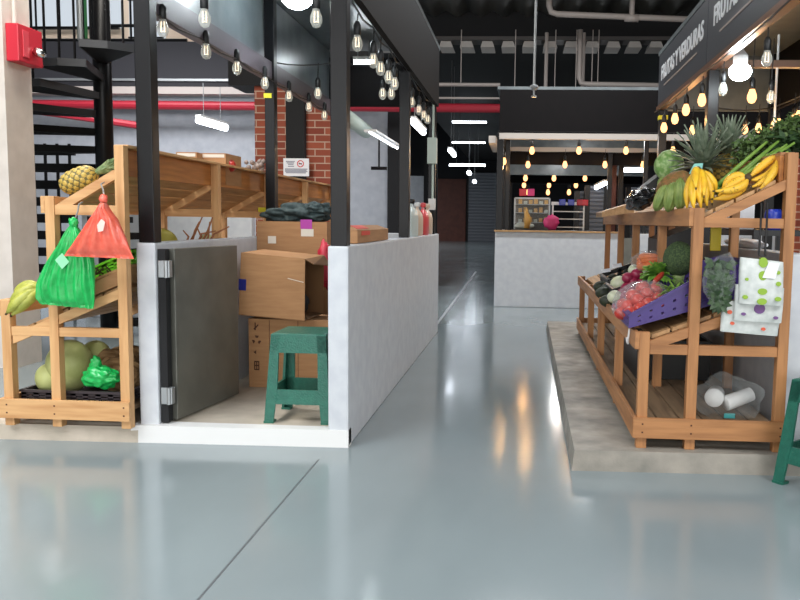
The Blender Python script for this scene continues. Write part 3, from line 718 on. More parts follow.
fluo((-1.62, 17.2, 2.74), (-1.62, 18.3, 2.72), 'smaller fluorescent lamp farther along beyond the electrical box', .05, 'tube', hang=4.7)
fluo((-2.1, 30, 3.05), (-2.1, 30.6, 3.05), 'small lamp over the corridor end, upper left of a pair', .08, 'tube', hang=4.8)
fluo((-2.2, 35, 2.98), (-2.2, 35.6, 2.98), 'small lamp over the corridor end, lower right of a pair', .08, 'tube', hang=4.8)
fluo((-1.97, 10.0, 2.31), (-1.97, 12.2, 2.31), 'thin fluorescent lamp seen between the two corridor posts', .012, 'tube', w=.16)
a, c = ony(198, 120, 12), ony(226, 128, 12.6); fluo(a, c, 'hanging fluorescent lamp before the grey rear wall on the left', .055, 'tube', hang=3.28)
a, c = ony(622, 170, 16.2), ony(644, 170, 16.2); fluo(a, c, 'fluorescent lamp at the right end of the far stall', .045, 'tube')
a, c = ony(596, 188, 15), ony(606, 183, 14.6); fluo(a, c, 'small slanted lamp above the far grey shutter', .035, 'tube')
b = MB(); b.smooth = True; b.tube([(-2.35, 10.2, 2.55), (-2.3, 11.4, 2.48)], .1, 12); one(b, 'duct_pipe', 'box_white', 'pale round duct end behind the left stall', 'duct')
t = thing('lamp_bracket', (ony(379, 168, 12).x, 12, ony(379, 168, 12).z), 'small dark bracket hanging before the grey rear wall', 'bracket')  # small bracket of a hanging lamp
a = ony(379, 168, 12)
b = MB(); b.tube([(a.x, 12, a.z), (a.x, 12, a.z + .5)], .015, 6); b.build('stem', 'black', t)
b = MB(); b.box(a.x - .12, a.x + .12, 11.97, 12.03, a.z - .03, a.z + .02); b.build('crossbar', 'black', t)

# ========================================================== FRUIT STANDS
def stand(X, rows, W, umid, zb, zf, zm, zt, endb, midr, topr, ms, ts, label, wd):
    """back posts at x=X, the stand falls in steps to the left (-x); ms/ts = (u0,z0,u1,z1) tops of the sloping rails"""
    y0, y1 = rows[0], rows[-1] + .05
    t = thing('fruit_stand', (X - W / 2, (y0 + y1) / 2, zb), label, 'stand')
    P, Q, Rr = wd + '_z', wd + '_y', wd + '_x'
    def bx(nm, u0, u1, ya, yb, z0, z1, m):
        q = MB(); q.box(X - u1, X - u0, ya, yb, z0, z1, bev=.003); return q.build(nm, m, t)
    p = .05
    for i, y in enumerate(rows):
        bx('post', 0, p, y, y + p, zb, zt, P); bx('post', umid, umid + p, y, y + p, zb, zm, P); bx('post', W - p, W, y, y + p, zb, zf, P)
        for (z0, z1, ua) in ((midr[0], midr[1], W - p), (topr[0], topr[1], umid)):
            q = MB()
            if ua > umid: q.box(X - ua, X - umid - p, y + .006, y + .044, z0, z1, bev=.002); q.box(X - umid, X - p, y + .006, y + .044, z0, z1, bev=.002)
            else: q.box(X - ua, X - p, y + .006, y + .044, z0, z1, bev=.002)
            q.build('end_rail', Rr, t)
        for (u0, z0, u1, z1) in (ms, ts):     # sloping rail, u0 = low/front end
            q = MB(); s = (z1 - z0) / (u0 - u1)
            ua, ub = u0, p; za, zc = z0, z0 + s * (u0 - p)
            yy = y + .008
            q.hexa([(X - ua, yy, za - .05), (X - ub, yy, zc - .05), (X - ub, yy, zc), (X - ua, yy, za)], [(X - ua, yy + .034, za - .05), (X - ub, yy + .034, zc - .05), (X - ub, yy + .034, zc), (X - ua, yy + .034, za)])
            if (u0, z0) == ms[:2] and False: pass
            q.build('sloping_rail', Rr, t)
    for y, nm in ((y0 - .02, 'end_board'), (y1, 'end_board')):
        q = MB(); q.box(X - W - .02, X + .005, y, y + .02, endb[0], endb[1], bev=.002)
        if y < y0:
            q.mi = 1
            for ux in (.025, umid + .025, W - .025):
                for zz in (endb[0] + .03, endb[1] - .03): q.box(X - ux - .004, X - ux + .004, y - .001, y + .002, zz - .004, zz + .004)
        q.build(nm, [Rr, 'ink'], t)
    bx('front_board', W, W + .022, y0, y1, endb[0], endb[1], Q)
    bx('front_board', W, W + .022, y0, y1, zf - .085, zf, Q)
    bx('front_board', umid + p, umid + p + .022, y0, y1, zm - .088, zm, Q)
    bx('back_board', p, p + .02, y0 + .05, y1 - .05, zt - .15, zt - .01, 'ply')
    bx('cap_rail', 0, p + .02, y0 + .05, y1, zt - .01, zt + .006, Q)
    def slats(nm, u0, z0, u1, z1, n, m):
        q = MB(); th = .018; du = (u0 - u1) / n
        s = (z1 - z0) / (u0 - u1)
        for k in range(n):
            a, c = u0 - du * k - .006, u0 - du * (k + 1) + .006
            za, zc = z0 + s * (u0 - a), z0 + s * (u0 - c)
            q.hexa([(X - a, y0 + .05, za), (X - c, y0 + .05, zc), (X - c, y0 + .05, zc + th), (X - a, y0 + .05, za + th)], [(X - a, y1 - .05, za), (X - c, y1 - .05, zc), (X - c, y1 - .05, zc + th), (X - a, y1 - .05, za + th)])
        q.build(nm, m, t)
    slats('slatted_shelf', umid + .04, ts[1] + (ts[3] - ts[1]) / (ts[0] - ts[2]) * (ts[0] - umid - .04), p + .03, ts[1] + (ts[3] - ts[1]) / (ts[0] - ts[2]) * (ts[0] - p - .03), 4, 'dull_y')
    s = (ms[3] - ms[1]) / (ms[0] - ms[2])
    slats('slatted_shelf', W - .06, ms[1] + s * (ms[0] - W + .06), p + .01, ms[1] + s * (ms[0] - p - .01), 6, 'dull_y')
    slats('slatted_shelf', W - .01, endb[1] - .06, .01, endb[1] - .06, 6, 'grey_deck')
    return t
RR = [3.80, 4.75, 5.84, 6.72, 7.75]
stand(1.29, RR, .71, .425, .1, .676, 1.28, 1.545, (.155, .256), (.568, .617), (1.188, 1.235), (.66, .634, .32, .762), (.42, 1.236, .05, 1.42), 'stepped wooden fruit stand on the right full of vegetables under the sign board', 'board')
RL = [3.9, 5.14, 6.22, 7.3, 8.35]
stand(-2.035, RL, .685, .375, .085, .754, 1.297, 1.56, (.129, .232), (.567, .614), (1.202, 1.253), (.63, .572, .03, .83), (.39, 1.24, .02, 1.455), 'stepped wooden fruit stand on the left, outside the stall with the steel door', 'pine')
def settle(px, py, surf, rpx, extra, y0, y1):
    """point seen at a pixel where a ball of rpx pixels rests (plus extra) on the sloping surface"""
    best = None
    for i in range(121):
        y = y0 + (y1 - y0) * i / 120; p = ony(px, py, y); r = rpx * y / FPX
        e = abs(p.z - surf(p.x) - r - extra)
        if best is None or e < best[0]: best = (e, p, r)
    return best[1], best[2]
def topR(x): return 1.238 + .497 * (x - .87) + .02
def midR(x): return .634 + .376 * (x - .63) + .02
def topL(x): return 1.24 + .581 * (x + 2.425) + .02
def midL(x): return .572 + .43 * (x + 2.665) + .02

# --------------------------------------------------------- produce makers
M['banana'] = mat('banana_skin', (240, 196, 50), .45, c2=(222, 164, 40), nscale=7, lo=.4, hi=.75)
M['banana_spot'] = mat('banana_spotted', (234, 186, 56), .5, c2=(120, 84, 30), nscale=16, lo=.58, hi=.7)
M['plantain'] = mat('plantain_skin', (186, 186, 84), .45, c2=(150, 156, 62), nscale=6)
M['tip'] = mat('banana_tip', (70, 54, 28), .7)
M['pine_a'] = mat('pineapple_skin', (196, 160, 74), .55, c2=(112, 96, 40), nscale=26, detail=2, lo=.42, hi=.62)
M['pine_eye'] = mat('pineapple_eye', (206, 176, 84), .5, c2=(176, 146, 66), nscale=30); M['pine_seam'] = mat('pineapple_seam', (104, 96, 52), .6)
M['crown'] = mat('pineapple_crown', (132, 142, 122), .5, c2=(94, 110, 88), nscale=8)
M['crown_pale'] = mat('pineapple_crown_pale', (150, 164, 116), .5, c2=(92, 120, 72), nscale=8)
M['stalk'] = mat('celery_stalk', (134, 168, 74), .45, c2=(104, 144, 56), nscale=8)
M['leaf'] = mat('celery_leaf', (84, 108, 52), .55, c2=(52, 76, 36), nscale=14)
M['dark_leaf'] = mat('spinach_leaf', (34, 56, 30), .45, c2=(58, 84, 48), nscale=10)
M['tomato'] = mat('tomato', (196, 62, 50), .3, c2=(172, 42, 38), nscale=5)
M['onion_red'] = mat('red_onion', (164, 44, 78), .3, c2=(128, 28, 60), nscale=5)
M['onion_white'] = mat('white_onion', (226, 228, 200), .35, c2=(196, 206, 160), nscale=4)
M['carrot'] = mat('carrot', (226, 118, 50), .45, c2=(204, 96, 38), nscale=8)
M['lettuce'] = mat('lettuce', (134, 176, 70), .5, c2=(84, 136, 50), nscale=9)
M['broc'] = mat('broccoli', (78, 98, 56), .75, c2=(42, 62, 36), nscale=26, bump=.6, bscale=60)
M['stem_g'] = mat('broccoli_stem', (140, 160, 100), .6)
M['cabbage'] = mat('cabbage', (116, 156, 80), .5, c2=(172, 196, 134), nscale=9, detail=6, lo=.44, hi=.62, bump=.3, bscale=14)
M['melon_brown'] = mat('brown_melon', (148, 100, 58), .75, c2=(104, 92, 44), nscale=14, bump=.4, bscale=30)
M['squash_g'] = mat('striped_squash', (112, 136, 66), .5, c2=(150, 164, 90), nscale=5)
M['chay'] = mat('pale_squash', (166, 174, 104), .5, c2=(188, 192, 128), nscale=3)
M['avocado'] = mat('avocado', (34, 40, 30), .5, c2=(50, 58, 36), nscale=10, bump=.3, bscale=40)
M['coco'] = mat('coconut_husk', (184, 150, 106), .85, c2=(128, 96, 62), scale=(1, 6, 6), nscale=8, bump=.5, bscale=20)

def pineapple(c, d, L, R, lab, crownL, crown='crown', n=44, spread=.9, up=(0, 0, 1), seed=1, grp=None, leafw=.46, bend=.3):
    c, d = Vector(c), Vector(d).normalized(); rq = random.Random(seed)
    t = thing('pineapple', c, lab, 'pineapple', grp)
    x = Vector(up).cross(d).normalized(); y = d.cross(x)
    mtx = Matrix((x.to_4d()[:3] + (0,), y.to_4d()[:3] + (0,), d.to_4d()[:3] + (0,), (0, 0, 0, 1))).transposed(); mtx.translation = c
    q = MB(); q.smooth = True; N = 44
    prof = []
    for i in range(N + 1):
        s = i / N; r = R * (max(0, 1 - abs(2 * s - 1) ** 3)) ** .5; prof.append((max(r, R * .12), (s - .5) * L))
    q.lathe(prof, 80, mtx, lambda a, s: 1 + .085 * abs(math.sin(4 * a + 18 * s)) ** .7 * abs(math.sin(4 * a - 18 * s)) ** .7 - .03)
    inv = mtx.inverted()
    for f in q.bm.faces:
        lc = inv @ f.calc_center_median(); a = math.atan2(lc.y, lc.x); sn = lc.z / L + .5
        f.material_index = 0 if abs(math.sin(4 * a + 18 * sn)) * abs(math.sin(4 * a - 18 * sn)) > .22 else 1
    q.build('body', ['pine_eye', 'pine_seam'], t)
    q = MB(); base = c + d * L * .47
    for i in range(n):
        ring = i / n; a = i * 2.4; tilt = spread * (1 - ring) ** .8 + .06
        dd = (d * math.cos(tilt) + (x * math.cos(a) + y * math.sin(a)) * math.sin(tilt))
        q.leaf(base + d * ring * .03 + (x * math.cos(a) + y * math.sin(a)) * .012, dd, d, crownL * (.6 + .4 * ring + .15 * rq.random()), R * leafw, bend=bend * (1 - ring))
    q.build('crown', crown, t)
    return t

def fruit_tube(q, pts, r, m=0, tip=None, n=8):
    P = [Vector(p) for p in pts]; out = []; N = 11
    for i in range(N):
        s = i / (N - 1); out.append(P[0] * (1 - s) ** 2 + P[1] * 2 * s * (1 - s) + P[2] * s * s)
    rs = [r * k for k in (.28, .42, .78, .96, 1, 1, 1, .96, .8, .48, .2)]
    q.smooth = True; q.mi = m; q.tube(out, rs, n)
    if tip is not None:
        q.mi = tip; q.tube([out[-1], out[-1] + (out[-1] - out[-2]).normalized() * .012], [r * .22, r * .16], 6)

def banana_hand(base, items, r, lab, m='banana', grp=None):
    """items: list of (mid, end) points; every banana leaves the common stem"""
    base = Vector(base); t = thing('banana_bunch', base, lab, 'bananas', grp)
    for mid, end in items:
        q = MB(); fruit_tube(q, (base, mid, end), r, 0, 1); q.build('banana', [m, 'tip'], t)
    q = MB(); q.smooth = True; q.blob(base, (r * .9, r * .9, r * 1.1), 2, .2, 3, 2); q.build('stem', 'tip', t)
    return t

def crate(nm, x0, x1, y0, y1, zfn, h, m, lab, holes=True, th=.012, taper=lambda x: 1):
    """open plastic crate standing on the sloping shelf; zfn(x) gives the shelf height"""
    t = thing(nm, ((x0 + x1) / 2, (y0 + y1) / 2, zfn((x0 + x1) / 2)), lab, 'crate')
    s = (zfn(x1) - zfn(x0)) / (x1 - x0)
    def slab(q, xa, xb, ya, yb, ha, hb):
        n = 1 if xb - xa < .2 else 4
        for k in range(n):
            u, v = xa + (xb - xa) * k / n, xa + (xb - xa) * (k + 1) / n; tu, tv = taper(u), taper(v)
            q.hexa([(u, ya, zfn(u) + ha * tu), (v, ya, zfn(v) + ha * tv), (v, yb, zfn(v) + ha * tv), (u, yb, zfn(u) + ha * tu)], [(u, ya, zfn(u) + hb * tu), (v, ya, zfn(v) + hb * tv), (v, yb, zfn(v) + hb * tv), (u, yb, zfn(u) + hb * tu)])
    q = MB(); slab(q, x0, x1, y0, y1, .004, .012); q.build('base', m, t)
    def wall(xa, xb, ya, yb):
        q = MB(); alongx = abs(xb - xa) > abs(yb - ya)
        if not holes: slab(q, xa, xb, ya, yb, .012, h)
        elif holes == 'dots':
            zs = (.012, h * .26, h * .36, h * .6, h * .7, h); L = (xb - xa) if alongx else (yb - ya); n = round(L / .055)
            for g in (0, 2, 4): slab(q, xa, xb, ya, yb, zs[g], zs[g + 1])
            for g in (1, 3):
                for k in range(n):
                    c0 = L * k / n + (.0 if g == 1 else 0); c1 = c0 + L / n - .014
                    if alongx: slab(q, xa + c0, xa + c1, ya, yb, zs[g], zs[g + 1])
                    else: slab(q, xa, xb, ya + c0, ya + c1, zs[g], zs[g + 1])
        else:
            slab(q, xa, xb, ya, yb, .012, h * .3); slab(q, xa, xb, ya, yb, h * .45, h * .58); slab(q, xa, xb, ya, yb, h * .74, h)
            L = (xb - xa) if alongx else (yb - ya); n = max(3, round(L / .075))
            for k in range(n + 1):
                c = k * (L - .03) / n
                if alongx: slab(q, xa + c, xa + c + .03, ya, yb, .012, h - .002)
                else: slab(q, xa, xb, ya + c, ya + c + .03, .012, h - .002)
        q.build('side', m, t)
    wall(x0, x1, y0, y0 + th); wall(x0, x1, y1 - th, y1); wall(x0, x0 + th, y0 + th, y1 - th); wall(x1 - th, x1, y0 + th, y1 - th)
    q = MB()
    slab(q, x0 - .008, x1 + .008, y0 - .008, y0 + th, h, h + .012); slab(q, x0 - .008, x1 + .008, y1 - th, y1 + .008, h, h + .012)
    slab(q, x0 - .008, x0 + th, y0, y1, h, h + .012); slab(q, x1 - th, x1 + .008, y0, y1, h, h + .012); q.build('rim', m, t)
    return t
def ball(c, r, m, nm, lab, cat, grp=None, sq=.94, amp=.05, seed=0, sub=3, rot=None):
    q = MB(); q.smooth = True; q.blob(c, (r, r, r * sq), sub, amp, 1.6, seed, rot); return one(q, nm, m, lab, cat, grp)

# ------------------------------------------------------ goods, right stand
# purple crate, nearest on the middle shelf
crate('plastic_crate', .535, 1.10, 3.87, 4.42, lambda x: .682 + (x - .535) * .30, .10, 'purple', 'purple plastic crate holding tomatoes at the near end of the middle shelf', holes='dots', taper=lambda x: .66 + 2.6 * (x - .535) if x < .9 else 1.61)
crate('plastic_crate', .60, 1.16, 4.46, 5.22, midR, .05, 'crate_black', 'black plastic crate of onions and lettuce behind the purple crate')
crate('plastic_crate', .62, 1.18, 5.28, 5.82, midR, .10, 'crate_black', 'black latticed crate with dark avocados farther along the middle shelf')
crate('plastic_crate', .66, 1.20, 5.95, 6.6, midR, .10, 'crate_black', 'black crate farthest along the middle shelf of the right stand')
crate('plastic_crate', .74, 1.2, 4.95, 5.6, lambda x: .215, .24, 'crate_black', 'black crate on the bottom deck of the right stand', holes=False)
# tomatoes in a clear bag in the purple crate
def at(px, py, y): return ony(px, py, y)
pcr = lambda x: .694 + (x - .535) * .30
for k, (px, py, ex) in enumerate(((622, 313, .0), (631, 313, .0), (640, 309, .01), (649, 304, .02), (658, 299, .02), (628, 306, .03), (638, 300, .05), (647, 294, .06), (655, 290, .06), (633, 296, .07), (643, 288, .09), (662, 304, .0), (624, 305, .02))):
    p, r = settle(px, py, pcr, 7.6, ex, 3.93, 4.36)
    ball(p, r, 'tomato', 'tomato', 'red tomato in the clear bag in the purple crate', 'tomato', 'tomatoes in the clear bag', .9, .06, k)
q = MB(); q.smooth = True
q.blob(at(641, 301, 4.15), (.155, .17, .105), 4, .1, 2.2, 4, Euler((0, -.3, 0))); one(q, 'clear_bag', 'glass', 'clear plastic bag holding the tomatoes in the purple crate', 'bag')
mcr = lambda x: midR(x) + .012
for k, (px, py, rp, ex) in enumerate(((626, 297, 6.2, .02), (619, 301, 5.4, .0), (627, 288, 6.4, .02), (633, 292, 6.2, .03), (633, 282, 6.4, .03), (628, 278, 6.2, .05), (637, 274, 6.2, .04), (622, 293, 5, .0), (639, 283, 5.6, .02), (616, 307, 4.6, .0), (640, 291, 5.6, .01))):
    p, r = settle(px, py, mcr, rp, ex, 4.46, 5.2)
    ball(p, r, 'onion_red', 'red_onion', 'small red onion heaped behind the clear tomato bag', 'onion', 'red onions in the heap', .92, .05, k)
for k, (px, py, rp, w) in enumerate(((619.5, 284, 9, 'upper one left of the red heap'), (615, 297, 7.6, 'lower one at the front corner of the red heap'), (645, 277, 8.2, 'one right of the red heap'), (634, 270, 6, 'small one behind the red heap'))):
    p, r = settle(px, py, mcr, rp, .02, 4.5, 5.6)
    ball(p, r, 'onion_white', 'white_onion', 'white onion, %s' % w, 'onion', None, .9, .05, k)
q = MB(); rl = random.Random(5)
for k in range(70):
    a, e = rl.uniform(0, 6.28), rl.uniform(-.2, 1.2)
    d = Vector((math.cos(a) * math.cos(e), math.sin(a) * math.cos(e), math.sin(e)))
    q.leaf(at(659, 276, 4.45) + d * .025, d, (0, 0, 1), .075, .06, .5)
one(q, 'lettuce', 'lettuce', 'bright green lettuce under the broccoli in the near black crate', 'lettuce')
q = MB(); fruit_tube(q, (at(652, 285, 4.2), at(659, 277, 4.22), at(664, 272, 4.26)), .016, 0); one(q, 'chilli', mat('red_pepper', (176, 60, 40), .3), 'long red chilli pepper beside the lettuce', 'pepper')
for k in range(11):
    a = at(637 + 2.0 * (k % 4), 267 - 3.6 * (k // 3) + (k % 2), 4.84 + .03 * (k % 3)); b_ = at(661 + 1.5 * (k % 3), 266 - 3.2 * (k // 3), 4.76 + .04 * (k % 3))
    q = MB(); q.smooth = True; q.tube([a, a.lerp(b_, .1), a.lerp(b_, .5), b_], [.011, .023, .02, .009], 10)
    one(q, 'carrot', 'carrot', 'orange carrot in the heap behind the broccoli', 'carrot', 'carrots in the heap')
q = MB(); q.smooth = True; q.blob(at(650, 261, 4.83), (.115, .1, .065), 4, .12, 2.5, 9); one(q, 'clear_bag', 'glass', 'clear plastic bag around the carrots on the middle shelf', 'bag')
bc = at(679, 259, 4.42)
t = thing('broccoli', bc - Vector((0, 0, .1)), 'big dark green broccoli head on the middle shelf behind the near post', 'broccoli')
q = MB(); q.smooth = True
q.blob(bc, (.088, .09, .098), 4, 0, 1, 0, None, lambda d: 1 + .06 * noise.noise(d * 6) + .03 * noise.noise(d * 16)); q.build('head', 'broc', t)
q = MB(); q.smooth = True; q.tube([bc - Vector((0, 0, .15)), bc - Vector((0, 0, .05))], [.026, .045], 10); q.build('stem', 'stem_g', t)
q = MB()
for k in range(46):
    a = at(680 + rl.uniform(-12, 10), 293 + rl.uniform(-4, 3), 4.05 + rl.uniform(-.08, .1)); q.leaf(a, (rl.uniform(-.5, .8), rl.uniform(-.4, .4), rl.uniform(.0, .6)), (0, 0, 1), .075, .016, .4)
one(q, 'herb_bunch', 'stalk', 'bunch of pale green herbs in the purple crate beside the tomatoes', 'herbs')
for k in range(12):
    x = .68 + .10 * (k % 5); y = 5.38 + .16 * (k // 5)
    q = MB(); q.smooth = True; q.blob((x, y, midR(x) + .055), (.048, .036, .036), 3, .05, 2, k); one(q, 'avocado', 'avocado', 'dark avocado in the black latticed crate', 'avocado', 'avocados in the latticed crate')
for k, (px, py) in enumerate(((604, 293), (608, 301), (602, 287), (609, 289))):
    p, r = settle(px, py, mcr, 7, 0, 4.9, 6.2)
    q = MB(); q.smooth = True; q.blob(p, (r * 1.25, r, r * .9), 3, .05, 2, k); one(q, 'avocado', 'avocado', 'dark avocado at the low end of the shelf left of the white onions', 'avocado', 'avocados at the low end')
for k in range(8):
    x = .74 + .12 * (k % 4); y = 6.1 + .25 * (k // 4)
    ball((x, y, midR(x) + .06), .045, 'avocado', 'avocado', 'dark avocado in the farthest crate of the middle shelf', 'avocado', 'avocados in the far crate', .9, .06, k)
for k, (px, py) in enumerate(((618, 265), (607, 270))):
    a = ony(px, py, 5.86 + .3 * k); q = MB(); q.hexa([(a.x - .04, a.y, a.z - .025), (a.x + .03, a.y, a.z - .012), (a.x + .03, a.y + .05, a.z + .01), (a.x - .04, a.y + .05, a.z - .004)], [(a.x - .04, a.y, a.z - .022), (a.x + .03, a.y, a.z - .009), (a.x + .03, a.y + .05, a.z + .013), (a.x - .04, a.y + .05, a.z - .001)]); one(q, 'price_card', 'paper', 'small white card on the edge of the black latticed crate, %s' % ('right one' if k == 0 else 'left one'), 'card')
q = MB(); q.tube([(.553, 3.97, .67), (.548, 3.97, .62), (.55, 3.99, .59), (.552, 4.03, .588), (.552, 4.06, .61)], .005, 6); one(q, 'wire_hook', 'white', 'white wire hook on the front board below the tomatoes', 'hook')

# hanging bag of spinach and napkin packs at the near end of the right stand
def sheetbag(name, L, R, y, depth, folds, amp, mats, label, cat, seed=0, diag=0, nu=40, power=.5, patch=None):
    """hanging bag between a left and a right outline (lists of (x,z)), with pleats"""
    n = len(L); NV = 26
    def samp(P, v):
        f = v * (n - 1); i = min(int(f), n - 2); k = f - i; return P[i][0] * (1 - k) + P[i + 1][0] * k, P[i][1] * (1 - k) + P[i + 1][1] * k
    q = MB(); q.smooth = True
    def fn(u, v):
        lx, lz = samp(L, v); rx, rz = samp(R, v)
        a = 2 * PI * u; cx = .5 - .5 * math.cos(a)
        s = cx; fr = -1 if a < PI else 1
        dd = depth * math.sin(PI * min(1, .06 + v)) ** power * abs(math.sin(a)) ** .7
        w = amp * math.sin(folds * s * 2 * PI + diag * v * 6 + seed) * abs(math.sin(a)) ** .4 * min(1, v * 2.5) + amp * .8 * noise.noise(Vector((s * 5, v * 5, seed + fr)))
        return Vector((lx + (rx - lx) * s, y + fr * dd * .5 + w, lz + (rz - lz) * s))
    q.grid(fn, nu, NV, closed=True)
    return one(q, name, mats, label, cat)
y = 3.735
P2 = lambda px, py, yy=y: (lambda v: (v.x, v.z))(ony(px, py, yy))
sheetbag('spinach_bag', [P2(*p) for p in ((718, 257), (708, 266), (703, 280), (704, 292), (712, 304), (719, 311))], [P2(*p) for p in ((730, 252), (736, 262), (737, 276), (734, 290), (727, 302), (721, 311))], 3.745, .07, 3, .004, 'glass', 'clear bag of spinach leaves hanging on the end of the right stand', 'bag', 2)
q = MB(); rl = random.Random(11)
for k in range(190):
    v = rl.random() ** .8; px = 720 + rl.uniform(-13, 11) * (1 - .75 * v); py = 262 + 44 * v
    a = ony(px, py, 3.745 + rl.uniform(-.025, .03)); q.leaf(a, (rl.uniform(-1, 1), rl.uniform(-.5, .1), rl.uniform(-1, .7)), (0, -1, rl.uniform(-.3, .5)), .045, .032, .3)
one(q, 'spinach', 'dark_leaf', 'dark spinach leaves inside the hanging clear bag', 'leaves')['kind'] = 'stuff'
M['film_white'] = mat('pack_white', (216, 220, 216), .3, c2=(192, 198, 194), nscale=6); M['dot_green'] = mat('dot_green', (140, 176, 50), .5); M['dot_purple'] = mat('dot_purple', (112, 74, 130), .5); M['dot_orange'] = mat('dot_orange', (220, 92, 60), .5)
def napkin(quad, yy, th, dots, m, lab):
    c = [ony(px, py, yy) for px, py in quad]       # tl tr br bl
    o = sum(c, Vector()) / 4
    t = thing('napkin_pack', (o.x, yy, min(v.z for v in c)), lab, 'napkins', 'hanging napkin packs')
    q = MB(); q.smooth = True
    def fn(u, v):
        a = 2 * PI * u; s = .5 - .5 * math.cos(a); fr = -1 if a < PI else 1
        top = c[0].lerp(c[1], s); bot = c[3].lerp(c[2], s); p = top.lerp(bot, v)
        return p + Vector((0, fr * th * .5 * abs(math.sin(a)) ** .35 * (math.sin(PI * (.08 + .84 * v)) ** .3) + .004 * noise.noise(p * 40), 0))
    q.grid(fn, 32, 14, closed=True); q.mi = 1; q.smooth = False
    for (s, v, r, asp) in dots:
        p = c[0].lerp(c[1], s).lerp(c[3].lerp(c[2], s), v); n = 14
        A = [(p.x + math.cos(2 * PI * k / n) * r, yy - th * .5 - .002, p.z + math.sin(2 * PI * k / n) * r * asp) for k in range(n)]
        q.hexa(A, [(x, yy - th * .5 + .02, z) for x, _, z in A])
    q.build('pack', ['film_white', m], t); return t
napkin(((722, 300), (782, 305), (777, 336), (720, 331)), 3.765, .05, [(.47, .4, .032, .6), (.12, .35, .012, .8), (.18, .7, .01, .8), (.85, .5, .012, .8), (.72, .8, .01, .8), (.3, .2, .009, .8)], 'dot_orange', 'white napkin pack with orange dots, lowest of the hanging packs')
napkin(((735, 284), (784, 288), (781, 323), (733, 320)), 3.74, .05, [(.5, .62, .026, .95), (.15, .4, .013, .7), (.85, .35, .013, .7), (.18, .8, .011, .7), (.85, .85, .011, .7)], 'dot_purple', 'white napkin pack with purple dots, middle of the hanging packs')
t = napkin(((740, 257), (783, 262), (782, 306), (738, 303)), 3.71, .06, [(.5, .06, .02, 1.2), (.5, .35, .02, 1.1), (.5, .7, .022, .7), (.5, .92, .022, .7), (.85, .25, .01, .9), (.86, .5, .012, .9), (.86, .84, .015, .7), (.14, .46, .008, .9), (.12, .85, .012, .8)], 'dot_green', 'white napkin pack with green dots, top of the hanging packs')
for px0 in (762, 768):
    a, c = ony(px0, 203, 3.78), ony(px0 - 3, 254, 3.73)
    q = MB(); q.tube([(a.x, 3.795, 1.3), (a.x, 3.785, a.z), a.lerp(c, .5), c, c + Vector((.004, 0, -.012))], .005, 6); q.build('cord', 'crate_black', t)
a, c = ony(770, 262, 3.672), ony(777, 279, 3.672)
q = MB(); q.hexa([(a.x - .004, 3.674, a.z), (a.x + .045, 3.674, a.z - .005), (a.x + .028, 3.674, c.z), (a.x - .03, 3.674, c.z + .004)], [(a.x - .004, 3.677, a.z), (a.x + .045, 3.677, a.z - .005), (a.x + .028, 3.677, c.z), (a.x - .03, 3.677, c.z + .004)])
one(q, 'price_card', 'paper', 'tilted white paper card on the top napkin pack', 'card')

# clear bag with white cups on the bottom deck of the right stand
bx0 = ony(728, 402, 4.02)
q = MB(); q.smooth = True
q.blob((bx0.x, 4.04, .31), (.175, .13, .125), 4, .22, 2.1, 6); one(q, 'clear_bag', 'glass', 'large clear bag with foam cups on the bottom deck of the right stand', 'bag')
def cups(p0, p1, r, lab):
    q = MB(); q.smooth = True; q.tube([p0, Vector(p0).lerp(Vector(p1), .03), p1], [r * .96, r, r * .9], 20); return one(q, 'foam_cups', 'white', lab, 'cups')
a = ony(714, 398, 3.99); cups(a, a + Vector((.05, .16, -.01)), .048, 'stack of white foam cups seen end-on inside the clear bag')
cups((a.x + .06, 4.0, .29), (a.x + .2, 4.04, .335), .04, 'second stack of white foam cups lying to the right in the clear bag')
q = MB(); q.box(a.x + .045, a.x + .10, 3.95, 3.96, .225, .25, bev=.003); one(q, 'teal_label', mat('teal_label', (70, 170, 170), .5), 'teal printed label low in the clear bag of cups', 'label')

# ---- top shelf of the right stand
def at(px, py, y): return ony(px, py, y)
c = at(669, 166, 4.75); ball(c, .088, 'cabbage', 'cabbage', 'round pale green cabbage at the far end of the top shelf', 'cabbage', None, 1.05, .06, 3, 4)
c = at(675, 186, 4.42); q = MB(); q.smooth = True; q.blob(c, (.11, .08, .075), 4, .05, 2, 2, Euler((0, -.5, 0))); one(q, 'brown_melon', 'melon_brown', 'rough brown melon between the cabbage and the bananas', 'melon')
for k, (px, py, yy, rx, rz) in enumerate(((661, 198, 4.28, .036, .07), (671, 197, 4.2, .038, .075), (680, 194, 4.16, .036, .078), (664, 190, 4.45, .036, .07))):
    c = at(px, py, yy); q = MB(); q.smooth = True; q.blob(c, (rx * .9, rx * 1.3, rz), 4, 0, 1, 0, Euler((0, .35 - .2 * k, 0)), lambda d: 1 + .09 * math.cos(8 * math.atan2(d.y, d.x)))
    one(q, 'ribbed_squash', 'squash_g', 'ribbed green squash in front of the brown melon, %s from the left' % ORD[k], 'squash', 'ribbed green squashes')
